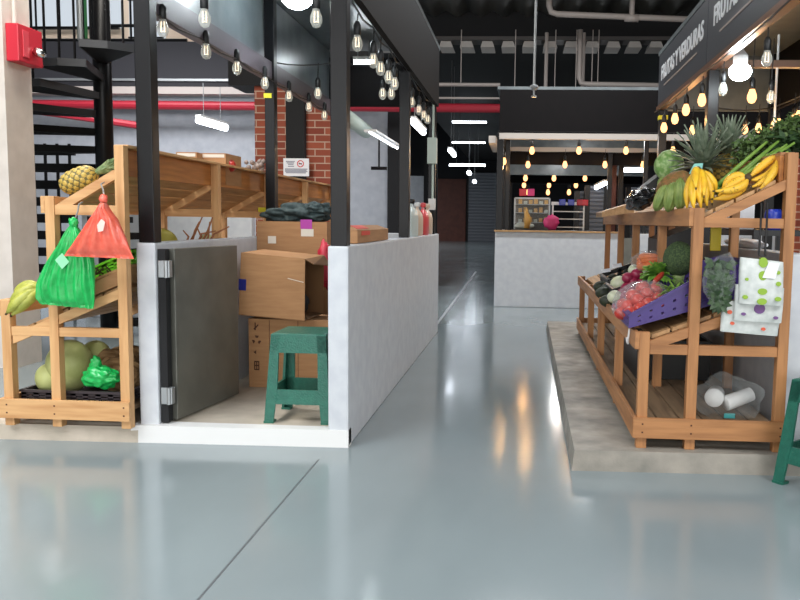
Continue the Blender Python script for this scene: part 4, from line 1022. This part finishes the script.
# black plastic wrap and crate at the far end of the top shelf
q = MB(); q.smooth = True; c = at(641, 199, 4.9); q.blob(c, (.10, .25, .06), 4, .35, 2.6, 12, Euler((0, -.45, 0))); one(q, 'black_bag', mat('black_film', (16, 17, 18), .22), 'shiny black plastic bag bunched on the top shelf behind the squashes', 'bag')
q = MB(); c = at(652, 186, 5.0); q.beam(c + Vector((-.13, 0, -.1)), c + Vector((.1, 0, .09)), .3, .06, bev=.01); one(q, 'black_tray', 'crate_black', 'slanted black tray lying behind the black plastic bag', 'tray')
q = MB(); c = at(612, 210, 6.4); q.hexa([(c.x - .1, 6.2, c.z - .06), (c.x + .15, 6.2, c.z - .02), (c.x + .15, 6.7, c.z - .02), (c.x - .1, 6.7, c.z - .06)], [(c.x - .1, 6.2, c.z - .02), (c.x + .15, 6.2, c.z + .06), (c.x + .15, 6.7, c.z + .06), (c.x - .1, 6.7, c.z - .02)]); one(q, 'cardboard_tray', 'dull_y', 'pale cardboard tray farthest along the top shelf', 'tray')
pineapple(at(703, 186, 4.5), (-.05, -.1, 1), .2, .07, 'pineapple with a wide spiky crown behind the upright bananas', .225, spread=1.25, seed=2, n=60, leafw=.62, bend=.45, up=(0, 1, 0))
pineapple(at(725, 170, 4.55), (.08, 0, 1), .19, .068, 'smaller pineapple right of the wide crown, beside the celery', .19, spread=1.0, seed=4, n=46, leafw=.6, bend=.4, up=(0, 1, 0))
a = at(696, 168, 4.1); q = MB(); q.hexa([(a.x - .035, 4.1, a.z - .03), (a.x + .03, 4.1, a.z - .018), (a.x + .035, 4.1, a.z + .025), (a.x - .01, 4.1, a.z + .022)], [(a.x - .035, 4.105, a.z - .03), (a.x + .03, 4.105, a.z - .018), (a.x + .035, 4.105, a.z + .025), (a.x - .01, 4.105, a.z + .022)]); one(q, 'price_card', mat('teal_card', (130, 196, 186), .6), 'teal price card standing behind the upright bananas', 'card')
Y0 = 3.93
banana_hand(at(698, 171, Y0 + .05), [(at(686, 182, Y0 - .02), at(687, 208, Y0 - .04)), (at(690, 180, Y0 - .06), at(694, 209, Y0 - .09)), (at(697, 178, Y0 - .06), at(701, 208, Y0 - .08)), (at(704, 178, Y0 - .02), at(707, 206, Y0 - .05)), (at(710, 178, Y0 + .02), at(712, 203, Y0)), (at(694, 166, Y0 + .02), at(696, 188, Y0 - .1)), (at(703, 170, Y0 + .02), at(704, 196, Y0 - .1)), (at(714, 176, Y0 + .05), at(716, 192, Y0 + .05))], .0215, 'yellow bananas in a bunch with fingers hanging down, by the near post')
banana_hand(at(748, 178, Y0 - .02), [(at(742, 197, Y0 - .05), at(713, 199, Y0 - .04)), (at(744, 192, Y0 - .08), at(715, 191, Y0 - .09)), (at(738, 178, Y0), at(718, 196, Y0 - .02)), (at(732, 170, Y0 + .03), at(722, 190, Y0 + .02))], .021, 'spotted yellow bananas lying in the middle of the top shelf', 'banana_spot')
banana_hand(at(779, 156, Y0), [(at(777, 178, Y0 - .04), at(752, 187, Y0 - .05)), (at(774, 180, Y0), at(750, 180, Y0 - .02)), (at(766, 160, Y0 + .02), at(749, 178, Y0)), (at(779, 170, Y0 - .06), at(760, 189, Y0 - .08))], .020, 'yellow bananas at the upper end of the top shelf by the back post', 'banana_spot')
# celery bundle
t = thing('celery_bunch', at(750, 165, 4.15), 'bunch of celery with long pale stalks and dark leaves lying up the top shelf', 'celery')
rl = random.Random(21)
for k in range(11):
    o = Vector((rl.uniform(-.012, .012), rl.uniform(-.05, .06), rl.uniform(-.015, .02)))
    a = at(718 + rl.uniform(-2, 3), 194 + rl.uniform(-5, 3), 4.1) + o; c = at(776 + rl.uniform(-12, 14), 146 + rl.uniform(-8, 6), 4.15) + o * 1.6
    q = MB(); q.smooth = True; q.tube([a, a.lerp(c, .4) + Vector((0, 0, .004)), c], [.013, .011, .006], 7); q.build('stalk', 'stalk', t)
q = MB()
for k in range(620):
    s = rl.random(); px = 738 + 62 * s + rl.uniform(-6, 7); py = 152 - 28 * s + rl.uniform(-10, 10)
    a = at(px, py, 4.3 + rl.uniform(-.08, .12)); q.leaf(a, (rl.uniform(-.5, 1), rl.uniform(-.6, .6), rl.uniform(-.5, .9)), (rl.uniform(-.4, .4), -.5, .8), .032, .02, .4, n=2)
q.build('leaves', 'leaf', t)
q = MB()
for k in range(160):
    px = rl.uniform(774, 806); py = rl.uniform(136, 152); a = at(px, py, 4.25 + rl.uniform(-.05, .1)); q.leaf(a, (rl.uniform(-1, 1), rl.uniform(-.5, .5), rl.uniform(-.4, .6)), (0, -.4, .8), .055, .04, .3, n=2)
one(q, 'herb_bunch', 'dark_leaf', 'dark leafy herb bunch on the back post end of the top shelf', 'herbs')
for k, (px, py) in enumerate(((789, 162), (792, 158))):
    pass
q = MB(); a = at(718, 238, 4.9); q.box(a.x - .045, a.x + .02, 4.9, 4.92, a.z - .08, a.z + .08, bev=.004); one(q, 'yellow_bag', mat('yellow_bag', (222, 200, 40), .5), 'narrow yellow bag hanging behind the near post under the top shelf', 'bag')
q = MB(); q.hexa([(.92, 5.3, .88), (1.18, 5.3, .98), (1.18, 5.8, .98), (.92, 5.8, .88)], [(.92, 5.3, 1.1), (1.18, 5.3, 1.2), (1.18, 5.8, 1.2), (.92, 5.8, 1.1)]); one(q, 'crate_stack', 'crate_black', 'closed black crate stacked on the latticed crate under the top shelf', 'crate')

# ------------------------------------------------------- goods, left stand
M['bag_red'] = mat('bag_coral', (240, 112, 90), .25, c2=(232, 96, 76), nscale=9, spec=.6)
M['bag_green'] = mat('bag_green', (34, 186, 92), .28, c2=(24, 166, 76), nscale=9, spec=.6)
M['bag_pale'] = mat('bag_print', (150, 226, 176), .3); M['bag_pale_r'] = mat('bag_print_light', (250, 206, 194), .3)
M['lime'] = mat('lime_crate', (118, 204, 40), .45)
pineapple(at(79, 180, 4.02), (.86, .04, .38), .21, .062, 'pineapple lying on the top shelf at the near end of the left stand', .13, 'crown_pale', n=40, spread=.16, seed=6, leafw=.5, bend=.06)
y = 3.80
P3 = lambda pts, yy: [(lambda v: (v.x, v.z))(ony(px, py, yy)) for px, py in pts]
# coral bag
sheetbag('plastic_bag', P3([(101, 203), (98, 209), (91, 219), (81, 233), (71, 247), (64, 256)], 3.73), P3([(106, 203), (108, 208), (116, 219), (122, 231), (128, 244), (134, 259)], 3.73), 3.73, .09, 5, .008, ['bag_red'], 'coral red plastic bag hanging from a hook on the left stand', 'bag', 1, .5, nu=64)
q = MB(); q.smooth = True; c = at(103.5, 199, 3.73); q.blob(c, (.02, .016, .024), 3, .4, 3, 2); one(q, 'bag_knot', 'bag_red', 'knotted top of the coral red bag', 'knot')
a, c = at(104, 196, 3.73), at(101, 184, 3.86); q = MB(); q.tube([a, a.lerp(c, .5) + Vector((.004, 0, 0)), c, c + Vector((0, .03, .01))], .004, 6); one(q, 'hook', 'galv', 'metal hook holding the coral red bag', 'hook')
# green bag bundle
sheetbag('plastic_bag', P3([(70, 226), (66, 232), (57, 246), (46, 264), (37, 284), (36, 298), (40, 304)], 3.82), P3([(77, 227), (84, 236), (92, 250), (95, 266), (95, 284), (94.5, 298), (93, 309)], 3.82), 3.82, .07, 7, .011, ['bag_green'], 'bright green bundle of plastic bags hanging beside the coral bag', 'bag', 3, -1.2, nu=72)
q = MB(); q.smooth = True; c = at(73.5, 223, 3.82); q.blob(c, (.022, .018, .03), 3, .5, 3, 5); one(q, 'bag_knot', 'bag_green', 'knotted top of the green bag bundle', 'knot')
a, c = at(75, 219, 3.82), at(79, 204, 3.87); q = MB(); q.tube([a, a.lerp(c, .5) + Vector((.004, 0, 0)), c, c + Vector((0, .03, .01))], .004, 6); one(q, 'hook', 'galv', 'metal hook holding the green bag bundle', 'hook')
def patch(pts, yy, m, lab):
    A = [ony(px, py, yy) for px, py in pts]; q = MB(); q.hexa(A, [v + Vector((0, .003, 0)) for v in A]); return one(q, 'bag_label', m, lab, 'label')
patch([(55, 260), (62, 253), (69, 262), (62, 269)], 3.772, 'bag_pale', 'pale printed label on the green bag bundle')
patch([(97, 225), (101, 219), (105, 222), (103, 231), (98, 232)], 3.675, 'bag_pale_r', 'pale printed mark on the coral red bag')
# plantains on the middle shelf
banana_hand(at(42, 288, 3.97), [(at(22, 285, 3.93), at(9, 310, 3.92)), (at(20, 298, 3.89), at(7, 313, 3.88)), (at(27, 300, 3.9), at(12, 315, 3.9)), (at(24, 280, 3.98), at(14, 299, 3.96))], .032, 'greenish plantains on the low end of the middle shelf of the left stand', 'plantain')
# flattened cartons and crates on the middle shelf
for k, (y0, y1, h, lab) in enumerate(((3.97, 4.5, .085, 'pale wooden produce tray behind the green bag on the middle shelf'), (4.56, 5.1, .10, 'second wooden produce tray along the middle shelf of the left stand'))):
    crate('produce_tray', -2.47, -2.08, y0, y1, midL, h, 'dull_y', lab, holes=False)
q = MB(); q.hexa([(-2.46, 3.93, midL(-2.46) + .005), (-2.06, 3.93, midL(-2.06) + .005), (-2.06, 3.96, midL(-2.06) + .005), (-2.46, 3.96, midL(-2.46) + .005)], [(-2.46, 3.93, midL(-2.46) + .05), (-2.06, 3.93, midL(-2.06) + .085), (-2.06, 3.96, midL(-2.06) + .085), (-2.46, 3.96, midL(-2.46) + .05)])
one(q, 'cardboard_sheet', 'carton', 'torn brown cardboard sheet along the end of the middle shelf', 'cardboard')
crate('plastic_crate', -2.30, -2.07, 4.02, 4.4, lambda x: midL(x) + .1, .06, 'lime', 'lime green plastic crate on the middle shelf behind the coral bag')
q = MB(); rl = random.Random(31)
for k in range(14):
    a = at(100, 276, 3.98) + Vector((rl.uniform(-.05, .06), rl.uniform(-.02, .05), rl.uniform(-.01, .02))); q.tube([a, a + Vector((rl.uniform(-.05, .05), rl.uniform(-.03, .03), rl.uniform(.0, .04)))], .004, 5)
one(q, 'dried_twigs', 'tip', 'small dark heap of dried twigs before the lime crate', 'twigs')
# bottom deck : dark crate tray, squashes, coconuts, green bag
t = crate('plastic_crate', -2.68, -2.10, 3.98, 4.55, lambda x: .195, .055, 'crate_red', 'dark shallow plastic crate of squashes on the bottom deck of the left stand')
q = MB(); q.smooth = True; c = at(70, 368, 4.15); c.z = .215 + .155; q.blob(c, (.125, .12, .155), 4, .04, 1.3, 2, None, lambda d: 1 - .12 * max(0, d.z) ** 2); one(q, 'pale_squash', 'chay', 'big pale green squash standing in the dark crate', 'squash')
q = MB(); q.smooth = True; c = at(51, 380, 4.12); c.z = .215 + .085; q.blob(c, (.075, .09, .085), 4, .05, 1.3, 6); one(q, 'pale_squash', mat('pale_squash_light', (196, 202, 132), .5), 'smaller yellow green squash left of the big one', 'squash')
q = MB(); q.smooth = True; c = at(95, 360, 4.36); c.z = .215 + .13; q.blob(c, (.10, .10, .13), 4, .04, 1.3, 9); one(q, 'pale_squash', 'chay', 'pale green squash at the back of the dark crate behind the crumpled bag', 'squash')
for k, (px, py, yy, r) in enumerate(((112, 358, 4.34, .105), (122, 362, 4.2, .1), (128, 357, 4.5, .1))):
    c = at(px, py, yy); c.z = .215 + r + (.02 if k == 2 else 0); q = MB(); q.smooth = True; q.blob(c, (r * 1.1, r, r), 4, .22, 2.6, k); one(q, 'coconut', 'coco', 'brown husked coconut in the dark crate, %s' % ('left one' if k == 0 else 'nearest, under the post' if k == 1 else 'farthest one'), 'coconut')
q = MB(); q.smooth = True; c = at(101, 377, 4.02); q.blob(c, (.098, .05, .06), 5, .3, 2.3, 3, None, lambda d: 1 + .1 * abs(noise.noise(d * 5))); c2 = at(96, 367, 4.03); q.blob(c2, (.03, .025, .06), 4, .4, 2.6, 8); one(q, 'plastic_bag', 'bag_green', 'crumpled green plastic bag in the dark crate on the bottom deck', 'bag')
c = at(126.5, 389, 3.99); ball(c, .022, 'onion_red', 'red_onion', 'single red onion at the right end of the dark crate', 'onion')
# behind : goods along the left stand seen over the low wall
c = at(164, 238, 4.75); q = MB(); q.smooth = True; q.blob((c.x - .02, 4.75, c.z - .04), (.1, .1, .1), 4, .03, 1.5, 3); one(q, 'yellow_squash', mat('olive_squash', (150, 140, 44), .5), 'olive yellow squash peeking over the low wall beside the black post', 'squash')
q = MB(); q.smooth = True
for k in range(8):
    a = at(197, 246, 5.0); q.tube([a + Vector((.02 * k - .08, 0, 0)), a + Vector((.022 * k - .06 + .02 * (k % 2), .01, .06 + .02 * (k % 3))), a + Vector((.03 * k - .1 + .05 * ((k * 5) % 3), .02, .1 + .03 * ((k * 7) % 4)))], [.009, .007, .004], 6)
one(q, 'ginger_root', mat('root_brown', (150, 96, 60), .7), 'branching brown roots peeking over the low wall', 'root')
c = at(204, 238, 5.1); ball((c.x, 5.15, c.z - .02), .05, mat('pale_green', (206, 214, 160), .5), 'guava', 'pale green fruit beside the brown roots behind the low wall', 'fruit')
for k, (px0, px1, py0, py1, yy, m) in enumerate(((176, 197, 152, 160, 5.3, 'carton'), (197, 226, 153, 167, 5.4, 'carton'))):
    a, c = at(px0, py0, yy), at(px1, py1 + 6, yy); q = MB(); q.box(a.x, c.x, yy, yy + .3, 1.43, a.z); q.mi = 1; q.box(a.x + .01, c.x - .01, yy - .003, yy + .001, a.z - .03, a.z - .008)
    one(q, 'carton_box', [m, 'kraft'], 'flat carton on top of the left stand, %s one' % ('left, paler' if k == 0 else 'right'), 'carton')
c = at(229, 163, 5.5); ball((c.x, 5.5, c.z - .02), .05, 'tomato', 'tomato', 'single tomato on top of the left stand', 'tomato')
q = MB(); rl = random.Random(41); q.smooth = True
for k in range(26):
    c = at(255 + rl.uniform(-9, 9), 167 + rl.uniform(-6, 3), 6.1 + rl.uniform(-.06, .06)); q.blob(c, .02, 1)
one(q, 'garlic_net', mat('garlic_net', (140, 124, 116), .6), 'net of small grey bulbs on the far top corner of the left stand', 'net')
q = MB(); c = at(264, 210, 6.16); q.box(c.x - .04, c.x + .035, 6.14, 6.28, c.z - .015, c.z + .02); one(q, 'tape_band', 'yellow', 'yellow tape wound on a post of the left stand', 'tape')
for k, (px, py, yy) in enumerate(((254, 206, 6.0), (250, 212, 5.9))):
    pass
for k, (px, py, yy) in enumerate(((222, 184, 5.6), (303, 190, 7.6), (320, 188, 7.8))):
    c = at(px, py, yy); x = -2.25 - .04 * k; q = MB(); q.smooth = True; q.blob((x, yy, topL(x) + .06), (.07, .07, .055), 3, .04, 2, k); one(q, 'papaya', ['tomato', 'plantain', 'carrot'][k], '%s fruit lying on the top shelf of the left stand' % ('red', 'yellow green', 'orange')[k], 'fruit')

# -------------------------------------------------------- inside the stall
# steel door, hinged on the low wall and swung inwards
d0, d1 = Vector((-1.868, 4.06, 0)), Vector((-1.775, 4.73, 0))
t = thing('steel_door', (d0.x, d0.y, .1), 'grey steel half door of the left stall, swung open inwards', 'door')
q = MB(); q.beam((d0.x, d0.y, .565), (d1.x, d1.y, .565), .035, .93, bev=.004); q.build('leaf', 'steel', t)
q = MB(); q.box(-1.915, -1.875, 4.0, 4.05, .1, 1.03); q.build('frame_stile', 'black_matte', t)
for z in (.2, .88):
    q = MB(); q.box(-1.912, -1.85, 3.992, 4.03, z, z + .09, bev=.004); q.mi = 0; q.tube([(-1.868, 3.992, z), (-1.868, 3.992, z + .09)], .011, 8); q.build('hinge', 'galv', t)
# cartons
def carton(name, c, rz, W, D, Hh, label, tilt=0, cat='carton'):
    t = thing(name, c, label, cat); t.rotation_euler = (0, tilt, rz); return t
y0 = 4.98
a, c = ony(249, 387, y0), ony(331, 320, y0)
a = onz(249, 387, .09); W = ony(330, 350, a.y).x - a.x
t = thing('carton_box', (a.x + W / 2, a.y + .17, .09), 'brown carton with printed handling marks, lowest of the pile behind the stool', 'carton')
ax, ay = a.x, a.y
q = MB(); q.box(ax, ax + W, ay, ay + .3, .09, .545, bev=.004); q.build('box', 'carton', t)
q = MB()
for k in range(2): q.box(ax + .14 + .19 * k - .001, ax + .142 + .19 * k, ay - .0015, ay, .1, .54)
mx = ax + .055
def m2(pts, zz):
    q.hexa([(mx + x, ay - .002, zz + z) for x, z in pts], [(mx + x, ay, zz + z) for x, z in pts])
m2([(-.012, .03), (-.005, .03), (-.005, -.02), (-.012, -.02)], .49); m2([(-.02, .0), (.012, .03), (.012, .02), (-.012, -.008)], .48)
for k in range(3):
    an = k * 2 * PI / 3 + PI / 2
    m2([(math.cos(an + o) * r, math.sin(an + o) * r) for o, r in ((-.5, .032), (.35, .032), (.35, .016), (-.5, .016))], .405)
m2([(-.004, .014), (-.004, -.014), (-.022, 0)][::-1] + [(-.01, .006)], .325); 
m2([(-.018, .03), (.016, .03), (.016, .022), (-.018, .022)], .235); m2([(-.018, .03), (-.012, .03), (-.012, -.03), (-.018, -.03)], .235); m2([(.01, .03), (.016, .03), (.016, -.03), (.01, -.03)], .235); m2([(-.018, -.022), (.016, -.022), (.016, -.03), (-.018, -.03)], .235); m2([(-.018, .004), (.016, .004), (.016, -.004), (-.018, -.004)], .235); m2([(-.004, .03), (.002, .03), (.002, -.03), (-.004, -.03)], .235)
q.build('printed_marks', 'ink', t)
# tilted open carton on top, open side to the right
yb = 4.86
F = [ony(px, py, yb) for px, py in ((238.5, 313.5), (304.5, 320), (305, 257.5), (241, 251))]   # bl br tr tl
zb = .548; dz = zb - F[0].z
F = [v + Vector((0, 0, max(0, dz) * .0)) for v in F]
low = min(v.z for v in F); F = [v + Vector((0, 0, .549 - low)) for v in F]
B = [v + Vector((.035, .34, .01)) for v in F]
t = thing('carton_box', (sum(F, Vector()) / 4).to_tuple()[:2] + (.549,), 'tilted brown carton with blue tape lying open to the right on the pile', 'carton')
def panel(a, b_, c, d, th, nm, m):
    n = (b_ - a).cross(d - a).normalized() * th; q = MB(); q.hexa([a, b_, c, d], [v + n for v in (a, b_, c, d)]); return q.build(nm, m, t)
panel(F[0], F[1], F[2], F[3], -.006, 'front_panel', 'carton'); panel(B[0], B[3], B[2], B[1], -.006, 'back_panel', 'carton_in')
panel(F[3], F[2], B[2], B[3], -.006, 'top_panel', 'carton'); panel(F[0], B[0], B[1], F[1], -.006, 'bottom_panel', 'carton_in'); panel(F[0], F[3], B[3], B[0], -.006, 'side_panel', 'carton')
a_, b_ = F[2], B[2]; panel(F[2], B[2], B[2] + Vector((.05, .0, -.07)), F[2] + Vector((.06, -.01, -.03)), .005, 'flap', 'carton_in')
q = MB(); u = (F[3] - F[0]); v = (F[1] - F[0])
p0 = F[0] + u * .4 - v * .012; q.hexa([p0, p0 + v * .11, p0 + v * .11 + u * .18, p0 + u * .18], [w + Vector((0, -.003, 0)) for w in (p0, p0 + v * .11, p0 + v * .11 + u * .18, p0 + u * .18)]); q.build('blue_tape', 'blue_tape', t)
q = MB(); p0 = F[0] + v * .72 + u * .66; q.beam(p0 + Vector((0, -.003, 0)), p0 + v * .24 - u * .04 + Vector((0, -.003, 0)), .004, .004); q.build('strap_scrap', 'kraft', t)
q = MB(); q.smooth = True; c = F[1] + Vector((-.12, .18, .1)); q.blob(c, (.1, .1, .085), 3, .2, 2, 4); one(q, 'dark_bundle', 'black_matte', 'dark bundle inside the tilted open carton', 'bundle')
# tall carton under, upper carton with cloths
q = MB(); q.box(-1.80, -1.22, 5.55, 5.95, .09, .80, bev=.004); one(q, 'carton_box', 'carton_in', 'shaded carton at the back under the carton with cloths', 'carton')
yc = 5.55
Fc = [ony(px, py, yc) for px, py in ((257, 262), (327, 268), (328, 214), (256.5, 221))]
x0, x1 = Fc[0].x, Fc[1].x; zt_ = Fc[3].z
t = thing('carton_box', ((x0 + x1) / 2, yc + .2, .80), 'upright brown carton with a magenta sticker, filled with dark cloths', 'carton')
for nm, bb in (('front_panel', (x0, x1, yc, yc + .006)), ('back_panel', (x0, x1, yc + .38, yc + .386)), ('side_panel', (x0, x0 + .006, yc + .006, yc + .38)), ('side_panel', (x1 - .006, x1, yc + .006, yc + .38)), ):
    q = MB(); q.box(bb[0], bb[1], bb[2], bb[3], .80, zt_); q.build(nm, 'carton', t)
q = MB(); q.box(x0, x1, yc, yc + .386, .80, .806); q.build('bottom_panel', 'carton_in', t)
def sticker(px0, px1, py0, py1, m, nm):
    a, c = ony(px0, py0, yc - .002), ony(px1, py1, yc - .002); q = MB(); q.box(a.x, c.x, yc - .003, yc, c.z, a.z); q.build(nm, m, t)
sticker(300.5, 312, 219.5, 229, 'magenta', 'magenta_sticker'); sticker(301, 313.5, 229, 236.5, 'kraft', 'paper_label'); sticker(268, 276, 236, 243.5, 'kraft', 'paper_label')
q = MB(); q.smooth = True
c = ony(299, 212, yc + .17)
q.blob(c + Vector((-.01, 0, -.015)), (.235, .17, .075), 5, .38, 2.4, 14); q.blob(c + Vector((.13, .02, .02)), (.12, .13, .05), 4, .5, 3, 3)
one(q, 'cloth_heap', mat('dark_cloth', (42, 58, 60), .75, c2=(70, 84, 84), nscale=9, lo=.4, hi=.75), 'heap of dark green cloths in the upright carton', 'cloth')
q = MB(); q.smooth = True; c = ony(325, 264, 5.35); q.blob(c, (.05, .06, .16), 3, .35, 2.6, 7); one(q, 'red_bag', mat('red_bag', (196, 44, 66), .4), 'crumpled red bag squeezed between the cartons and the corridor wall', 'bag')
q = MB(); q.box(-1.24, -1.02, 5.3, 5.9, .09, .82); one(q, 'black_block', 'crate_black', 'black crate in the shade between the cartons and the corridor wall', 'crate')
q = MB(); q.box(-1.9, -1.83, 5.35, 5.8, .09, .46); one(q, 'black_block', 'crate_black', 'black block filling the shaded gap left of the lowest carton', 'crate')  # solid black stands in for the shade in this narrow gap

# ----------------------------------------------------------------- stools
def stool(loc, rz, lab, h=.49, wb=.36, wt=.27):
    t = thing('plastic_stool', loc, lab, 'stool', 'green plastic stools')
    def Pw(z): return (wb + (wt - wb) * z / h) / 2
    q = MB(); q.smooth = False
    q.box(-wt / 2, wt / 2, -wt / 2, wt / 2, h - .02, h, bev=.012); o = q.build('seat', 'green_pl', None); o.parent = t
    def skirt(z0, z1, nm, th=.012, inset=0):
        for s in range(4):
            a, c = Pw(z0) - inset, Pw(z1) - inset; R_ = Matrix.Rotation(s * PI / 2, 4, 'Z')
            lo = [R_ @ Vector(v) for v in ((-a, -a, z0), (a, -a, z0), (a - th, -a + th, z0), (-a + th, -a + th, z0))]
            hi = [R_ @ Vector(v) for v in ((-c, -c, z1), (c, -c, z1), (c - th, -c + th, z1), (-c + th, -c + th, z1))]
            q = MB(); q.hexa(lo, hi); o = q.build(nm, 'green_pl', None); o.parent = t
    skirt(h - .105, h - .01, 'apron'); skirt(.105, .185, 'stretcher', inset=.002)
    for sx_ in (-1, 1):
        for sy_ in (-1, 1):
            q = MB()
            def ring(z, w):
                a = Pw(z); th = .014
                L = [(a, a), (a - w, a), (a - w, a - th), (a - th, a - th), (a - th, a - w), (a, a - w)]
                L = [(x * sx_, y * sy_, z) for x, y in L]
                return L if sx_ * sy_ > 0 else list(reversed(L))
            q.hexa(ring(0, .05), ring(.19, .058)); q.hexa(ring(.19, .058), ring(h - .1, .05)); q.hexa(ring(h - .1, .05), ring(h - .005, .05))
            a = Pw(0); q.box((a - .052) * sx_, (a + .002) * sx_, (a - .052) * sy_, (a + .002) * sy_, 0, .012)
            o = q.build('leg', 'green_pl', None); o.parent = t
    t.rotation_euler.z = rz
    return t
stool((-1.2, 4.265, .09), 0, 'green plastic stool standing inside the left stall at its doorway', wb=.365, wt=.3)
stool((1.45, 3.62, .0), math.radians(38), 'green plastic stool at the right edge, in front of the white wall', .5)

# ------------------------------------------- things on the corridor wall
y0 = 4.3
t = thing('produce_carton', (-.97, 4.85, 1.063), 'low produce carton with red print lying on the corridor wall between two posts', 'carton')
a = onx(348, 236, -.92); c = onx(384, 230, -.94)
q = MB(); q.box(-1.06, -.925, 4.35, 5.35, 1.066, 1.14, bev=.004); q.build('box', 'carton', t)
q = MB(); q.hexa([(-1.06, 4.35, 1.14), (-.925, 4.35, 1.14), (-.925, 5.35, 1.14), (-1.06, 5.35, 1.14)], [(-1.05, 4.4, 1.165), (-.99, 4.4, 1.165), (-.99, 5.3, 1.165), (-1.05, 5.3, 1.165)]); q.build('lid', 'carton', t)
q = MB(); q.hexa([(-.985, 4.42, 1.1645), (-.94, 4.42, 1.147), (-.94, 4.75, 1.147), (-.985, 4.75, 1.1645)], [(-.985, 4.42, 1.1665), (-.94, 4.42, 1.149), (-.94, 4.75, 1.149), (-.985, 4.75, 1.1665)]); q.box(-.924, -.922, 4.45, 4.7, 1.11, 1.135); q.build('red_print', mat('red_print', (214, 76, 60), .6), t)
def jug(y, x, prof, m, cap, lab, nm='jug', sq=.55):
    t = thing(nm, (x, y, 1.063), lab, nm)
    q = MB(); q.smooth = True; q.lathe(prof, 18, Matrix.Translation((x, y, 1.063)) @ Matrix.Diagonal((sq, 1, 1, 1))); q.build('body', m, t)
    q = MB(); q.smooth = True; h = prof[-1][1]; q.lathe([(.028, h), (.028, h + .035), (.01, h + .04)], 12, Matrix.Translation((x, y, 1.063))); q.build('cap', cap, t)
pj = [(.1, 0), (.11, .02), (.11, .17), (.09, .215), (.04, .25), (.026, .265), (.026, .28)]
M['jug_white'] = mat('jug_white', (206, 220, 218), .4); M['jug_cream'] = mat('jug_cream', (220, 198, 176), .4); M['jug_red'] = mat('jug_red', (222, 88, 92), .3)
jug(6.68, -.955, [(r * 1.6, z) for r, z in pj], 'jug_white', 'crate_black', 'white plastic jug with a dark cap on the corridor wall', sq=.32)
jug(7.05, -.955, [(r * 1.2, z * .93) for r, z in pj], 'jug_cream', 'white', 'cream jug between the white and the red jugs on the corridor wall', sq=.4)
jug(7.42, -.95, [(r * 1.3, z * .95) for r, z in pj], 'jug_red', 'jug_red', 'red jug with a red cap on the corridor wall', sq=.4)
jug(7.8, -.955, [(r * 1.2, z * .95) for r, z in pj], 'jug_cream', 'jug_cream', 'cream jug farthest along the corridor wall by the last post', sq=.4)

# ================================================================= LIGHT
def area(name, loc, rot, sx_, sy_, power, col=(1, 1, 1)):
    l = bpy.data.lights.new(name, 'AREA'); l.shape = 'RECTANGLE'; l.size = sx_; l.size_y = sy_; l.energy = power; l.color = col
    o = bpy.data.objects.new(name, l); COL.objects.link(o); o.location = loc; o.rotation_euler = rot; return o
area('skylight', (-4.2, .6, 4.55), (0, 0, 0), 4, 3, 285, (.95, .97, 1))
area('skylight', (3.9, .4, 4.55), (0, 0, 0), 3.4, 3, 205, (.95, .97, 1))
area('entrance_daylight', (0, -9, 2.6), (math.radians(90), 0, 0), 16, 4.4, 640, (1, .99, .97))
area('left_hall_fill', (-6.0, 10.8, 4.4), (0, 0, 0), 3, 1.6, 190, (.97, .97, 1))  # added fill that lifts the rear wall and white panel, no fixture here
area('upper_floor_fill', (-8, 12.5, 6.8), (math.radians(40), 0, 0), 5, 1.5, 110, (.97, .98, 1))  # unseen fill added to brighten the upper wall
area('side_aisle_fill', (-3.3, 5.2, 4.6), (0, 0, 0), .8, 4, 110, (1, .95, .86))  # warm fill added for the column side, no lamp hangs here
area('cross_aisle_fill', (.7, 9.3, 4.5), (0, 0, 0), 2.4, .5, 100, (.96, .98, 1))  # added fill that brightens the far counter wall
area('far_hall_fill', (-9, 32, 4.5), (0, 0, 0), 3, 20, 700, (.96, .98, 1))  # fill added out of view to brighten the far end of the hall
area('far_hall_fill', (8, 30, 4.5), (0, 0, 0), 3, 20, 500, (.96, .98, 1))  # second added fill, out of view on the right of the hall
def point(name, loc, power, col, r=.03):
    l = bpy.data.lights.new(name, 'POINT'); l.energy = power; l.color = col; l.shadow_soft_size = r
    o = bpy.data.objects.new(name, l); COL.objects.link(o); o.location = loc
AMB = (1, .55, .2)
for o in [o for o in COL.objects if o.name.startswith('string_bulb') and o.type == 'EMPTY' and 'lit amber' in o['label'] and o.location.y < 15]:
    point('bulb_light', o.location + Vector((0, 0, -.1)), 1.6 if o.location.y < 9 else 3, AMB)
point('far_stall_fill', (1.1, 12.6, 2.5), 26, (.95, .98, 1), .1)  # bare fill added to lighten the far stall's roof and back
point('far_stall_fill', (.8, 16.2, 2.6), 20, (.95, .98, 1), .1)  # another added fill behind the far stall, without a fixture
W = bpy.data.worlds.new('world'); S.world = W; W.use_nodes = True
W.node_tree.nodes['Background'].inputs[0].default_value = (.75, .85, 1, 1); W.node_tree.nodes['Background'].inputs[1].default_value = .12
